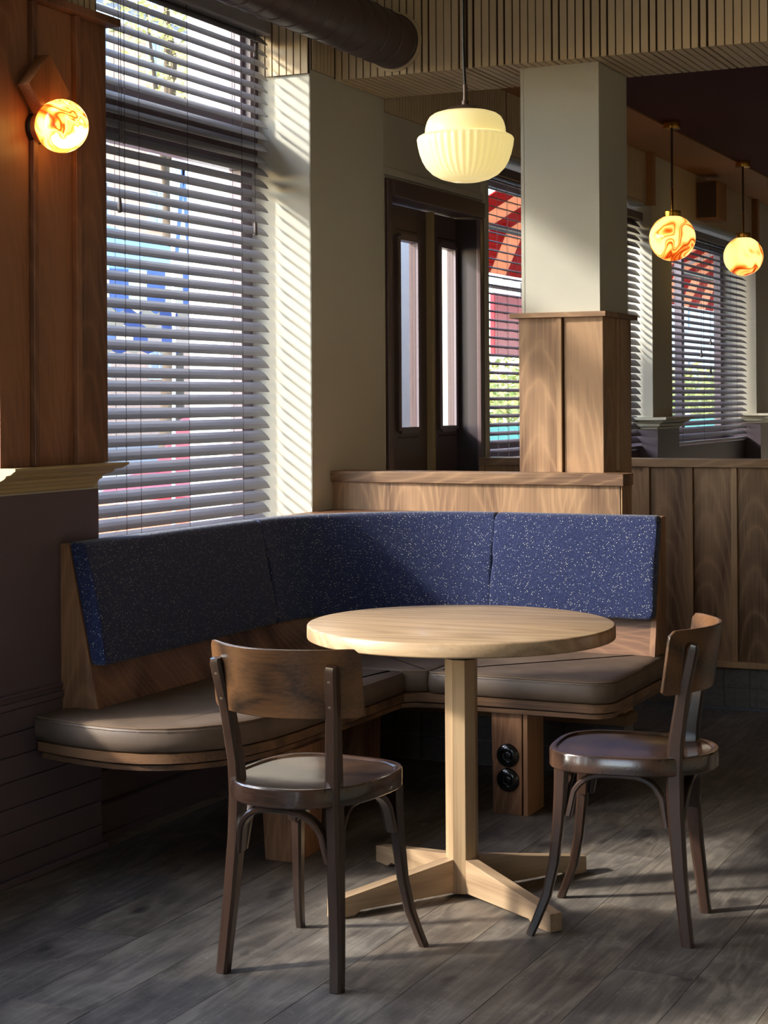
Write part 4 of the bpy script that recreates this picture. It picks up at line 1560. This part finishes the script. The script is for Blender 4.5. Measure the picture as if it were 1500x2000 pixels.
tree = empty('street_tree', (-17, 27.5, GZ), 'street tree with sparse yellow green leaves outside the tall window', 'tree')
tube('trunk', [(-17, 27.5, GZ), (-17, 27.6, 2), (-16.9, 27.4, 4.5), (-16.8, 27.2, 6.5), (-16.6, 26.8, 8.5)], .2, M['bark'], tree, radii=[.26, .2, .16, .1, .05])
for (a, b, c) in (((-16.9, 27.4, 4.5), (-16.4, 26.2, 6.4), (-16, 25.2, 7.9)), ((-16.8, 27.2, 6.2), (-16.2, 26.4, 7.3), (-15.9, 25.6, 8.4)), ((-16.9, 27.4, 5.2), (-16.6, 28.3, 6.6), (-16.4, 29, 7.6)), ((-16.9, 27.5, 5), (-16.5, 27.0, 6.1), (-16.1, 26.6, 6.7))):
    tube('branch', [a, b, c], .05, M['bark'], tree, radii=[.09, .05, .015])
leaves('foliage', tree, [((-16, 25.2, 7.9), .9), ((-15.9, 25.7, 8.4), 1.0), ((-16.1, 26.6, 6.9), .8), ((-16.5, 28.8, 7.6), 1.0), ((-16.6, 27, 8.6), 1.1), ((-16.2, 26.3, 7.4), .8)], 1300, .075, M['leaf'])

# blue and cream striped parasols


def parasol(label, cx, cy, ztop, zedge, r, valance, n, mats, topmat):
    p = empty('parasol', (cx, cy, GZ), label, 'parasol', 'striped street parasols')
    tube('pole', [(cx, cy, GZ + .06), (cx, cy, ztop + .05)], .028, M['white_wall'], p)
    lathe('base', [(.3, GZ), (.3, GZ + .05), (.06, GZ + .09)], M['black_metal'], p, 24, (cx, cy, 0))
    vs = [(cx, cy, ztop)] + [(cx + r * math.cos(2 * PI * k / 8), cy + r * math.sin(2 * PI * k / 8), zedge) for k in range(8)]
    vs += [(x, y, z - .012) for x, y, z in vs]
    fs = [(0, 1 + k, 1 + (k + 1) % 8) for k in range(8)] + [(9, 10 + (k + 1) % 8, 10 + k) for k in range(8)] + [(1 + k, 10 + k, 10 + (k + 1) % 8, 1 + (k + 1) % 8) for k in range(8)]
    mk('canopy', vs, fs, M[topmat], p)
    for k in range(8):
        a0, a1 = 2 * PI * k / 8, 2 * PI * (k + 1) / 8
        A = Vector((cx + r * math.cos(a0), cy + r * math.sin(a0), zedge))
        B = Vector((cx + r * math.cos(a1), cy + r * math.sin(a1), zedge))
        for j in range(n):
            q0, q1 = A.lerp(B, j / n), A.lerp(B, (j + 1) / n)
            nm = (B - A).cross(Vector((0, 0, 1))).normalized() * .006
            h = valance
            pts = [q0 - Vector((0, 0, .013)), q1 - Vector((0, 0, .013)), q1 - Vector((0, 0, h * .85)), q0.lerp(q1, .5) - Vector((0, 0, h)), q0 - Vector((0, 0, h * .85))]
            vv = [x + nm for x in pts] + [x - nm for x in pts]
            ff = [(0, 1, 2, 3, 4), (9, 8, 7, 6, 5)] + [(i, (i + 1) % 5, (i + 1) % 5 + 5, i + 5) for i in range(5)]
            mk('valance_stripe', vv, ff, M[mats[j % 2]], p)
    return p


parasol('blue parasol with a cream and blue striped valance, nearest outside the tall window', -8.6, 12.3, 2.95, 2.36, 1.75, .34, 8, ('par_blue', 'par_cream'), 'par_sky')
parasol('second striped parasol standing behind the first one', -11.6, 17.2, 2.7, 2.2, 1.9, .24, 8, ('par_blue', 'par_cream'), 'par_blue')

fl_ = empty('feather_flag', (-7.1, 11.75, GZ), 'tall white feather flag with blue letter shapes', 'flag')
tube('flag_pole', [(-7, 11.35, GZ + .05), (-7, 11.38, 1.8), (-7, 11.36, 3.1), (-7, 11.5, 3.45)], .014, M['white_wall'], fl_)
lathe('flag_base', [(.2, GZ), (.2, GZ + .04), (.03, GZ + .08)], M['black_metal'], fl_, 20, (-7, 11.35, 0))
mk('flag_cloth', [(-7, 11.37, 2.35), (-7, 11.95, 2.42), (-7, 11.98, 3.2), (-7, 11.42, 3.35), (-7.008, 11.37, 2.35), (-7.008, 11.95, 2.42), (-7.008, 11.98, 3.2), (-7.008, 11.42, 3.35)], [(0, 1, 2, 3), (7, 6, 5, 4), (0, 4, 5, 1), (1, 5, 6, 2), (2, 6, 7, 3), (3, 7, 4, 0)], M['flag_white'], fl_)
LT = [((11.42, 2.45), (11.52, 3.12)), ((11.52, 3.12), (11.6, 2.47)), ((11.63, 2.47), (11.66, 3.12)), ((11.66, 3.12), (11.78, 2.5)), ((11.78, 2.5), (11.82, 3.12)), ((11.84, 2.5), (11.9, 3.1))]
for (a, b) in LT:
    wv = .022
    mk('letter_stroke', [(-6.998, a[0] - wv, a[1]), (-6.998, a[0] + wv, a[1]), (-6.998, b[0] + wv, b[1]), (-6.998, b[0] - wv, b[1]), (-6.994, a[0] - wv, a[1]), (-6.994, a[0] + wv, a[1]), (-6.994, b[0] + wv, b[1]), (-6.994, b[0] - wv, b[1])], BF, M['flag_blue'], fl_)

# red car parked at the kerb
car = empty('parked_car', (-8.2, 15.2, GZ), 'red car parked beyond the parasol outside the tall window', 'car')
CY0, CY1 = 13.2, 17.2
side = [(CY0, GZ + .25), (CY0 + .02, GZ + .62), (CY0 + .35, GZ + .78), (CY0 + 1.0, GZ + .85), (CY0 + 1.5, GZ + 1.32), (CY0 + 2.9, GZ + 1.36), (CY0 + 3.6, GZ + .92), (CY1 - .05, GZ + .8), (CY1, GZ + .3)]
n = len(side)
vs = [(-7.4, y, z) for y, z in side] + [(-9.0, y, z) for y, z in side]
mk('body', vs, [(i, (i + 1) % n, (i + 1) % n + n, i + n) for i in range(n)] + [tuple(range(n))[::-1], tuple(range(n, 2 * n))], M['car_red'], car, bevel=.05)
for (y0, y1, y2, y3) in ((CY0 + 1.15, CY0 + 2.05, CY0 + 2.05, CY0 + 1.55), (CY0 + 2.12, CY0 + 3.2, CY0 + 2.85, CY0 + 2.12)):
    mk('side_window', [(-7.395, y0, GZ + .92), (-7.395, y1, GZ + .92), (-7.395, y2, GZ + 1.26), (-7.395, y3, GZ + 1.26), (-7.41, y0, GZ + .92), (-7.41, y1, GZ + .92), (-7.41, y2, GZ + 1.26), (-7.41, y3, GZ + 1.26)], BF, M['win_glass'], car)
for y in (CY0 + .7, CY1 - .75):
    for x in (-7.5, -8.9):
        lathe('wheel', [(.12, x - .11), (.3, x - .11), (.31, x - .08), (.31, x + .08), (.3, x + .11), (.12, x + .11)], M['rubber'], car, 28, (0, y, GZ + .31), 'x')

# red and peach striped terrace awning over the far windows
aw = empty('terrace_awning', (-4.2, 15, 2.9), 'red and peach striped awning over the terrace beyond the entrance', 'awning')
ay, k = 8.6, 0
ay = 11.6
while ay < 24:
    wd = .34
    m = M['awn_red'] if k % 2 == 0 else M['awn_peach']
    A0_, A1_, A2_ = (-3.45, 3.38), (-4.8, 2.66), (-4.95, 2.33)
    t_ = .006
    vs = []
    for y in (ay, ay + wd):
        vs += [(A0_[0], y, A0_[1]), (A1_[0], y, A1_[1]), (A2_[0], y, A2_[1]), (A2_[0] + .01, y, A2_[1] - .004), (A1_[0] + .012, y, A1_[1] - t_), (A0_[0], y, A0_[1] - t_)]
    fs = [(i, (i + 1) % 6, (i + 1) % 6 + 6, i + 6) for i in range(6)] + [(5, 4, 3, 2, 1, 0), (6, 7, 8, 9, 10, 11)]
    mk('stripe', vs, fs, m, aw)
    ay += wd
    k += 1
tube('front_bar', [(-4.77, 11.55, 2.635), (-4.77, 24.1, 2.635)], .022, M['black_metal'], aw)
for y in (12.5, 16, 21.5):
    tube('folding_arm', [(-3.45, y, 2.95), (-4.1, y + .7, 2.8), (-4.76, y + 1.1, 2.63)], .022, M['white_wall'], aw)

hedge = empty('terrace_hedge', (-9, 26, GZ), 'yellow green hedge along the terrace seen past the column', 'hedge')
box('planter', -9.3, -8.7, 19, 40, GZ, .55, M['roof'], hedge)
leaves('foliage', hedge, [((-9, 19 + i * .55, 1.35 + .25 * math.sin(i * 1.7)), .62) for i in range(40)], 9000, .07, M['leaf_green'])
tc_ = empty('teal_bench_screen', (-7.2, 24, GZ), 'teal slatted screen standing in front of the hedge', 'screen')
for i in range(5):
    box('board', -7.24, -7.2, 17, 32, GZ + .12 + i * .22, GZ + .12 + i * .22 + .2, M['teal'], tc_)
for y in (17.2, 22, 27, 31.8):
    box('post', -7.3, -7.241, y - .05, y + .05, GZ, GZ + 1.25, M['white_wall'], tc_)
sg = empty('hanging_sign', (-6, 15.5, 2), 'dark red rectangular sign hanging below the terrace awning', 'sign')
box('panel', -6.05, -6.0, 15.45, 16.2, 1.78, 2.36, M['sign_red'], sg, bevel=.008)
tube('sign_pole', [(-6.03, 16.3, GZ), (-6.03, 16.3, 2.5)], .03, M['black_metal'], sg)
tube('sign_arm', [(-6.03, 16.3, 2.42), (-6.03, 15.4, 2.42)], .02, M['black_metal'], sg)

S.cycles.use_denoising = True
S.cycles.max_bounces = 12
S.cycles.diffuse_bounces = 6
S.cycles.transparent_max_bounces = 16
S.cycles.caustics_reflective = False
S.cycles.caustics_refractive = False
S.cycles.sample_clamp_indirect = 6.0
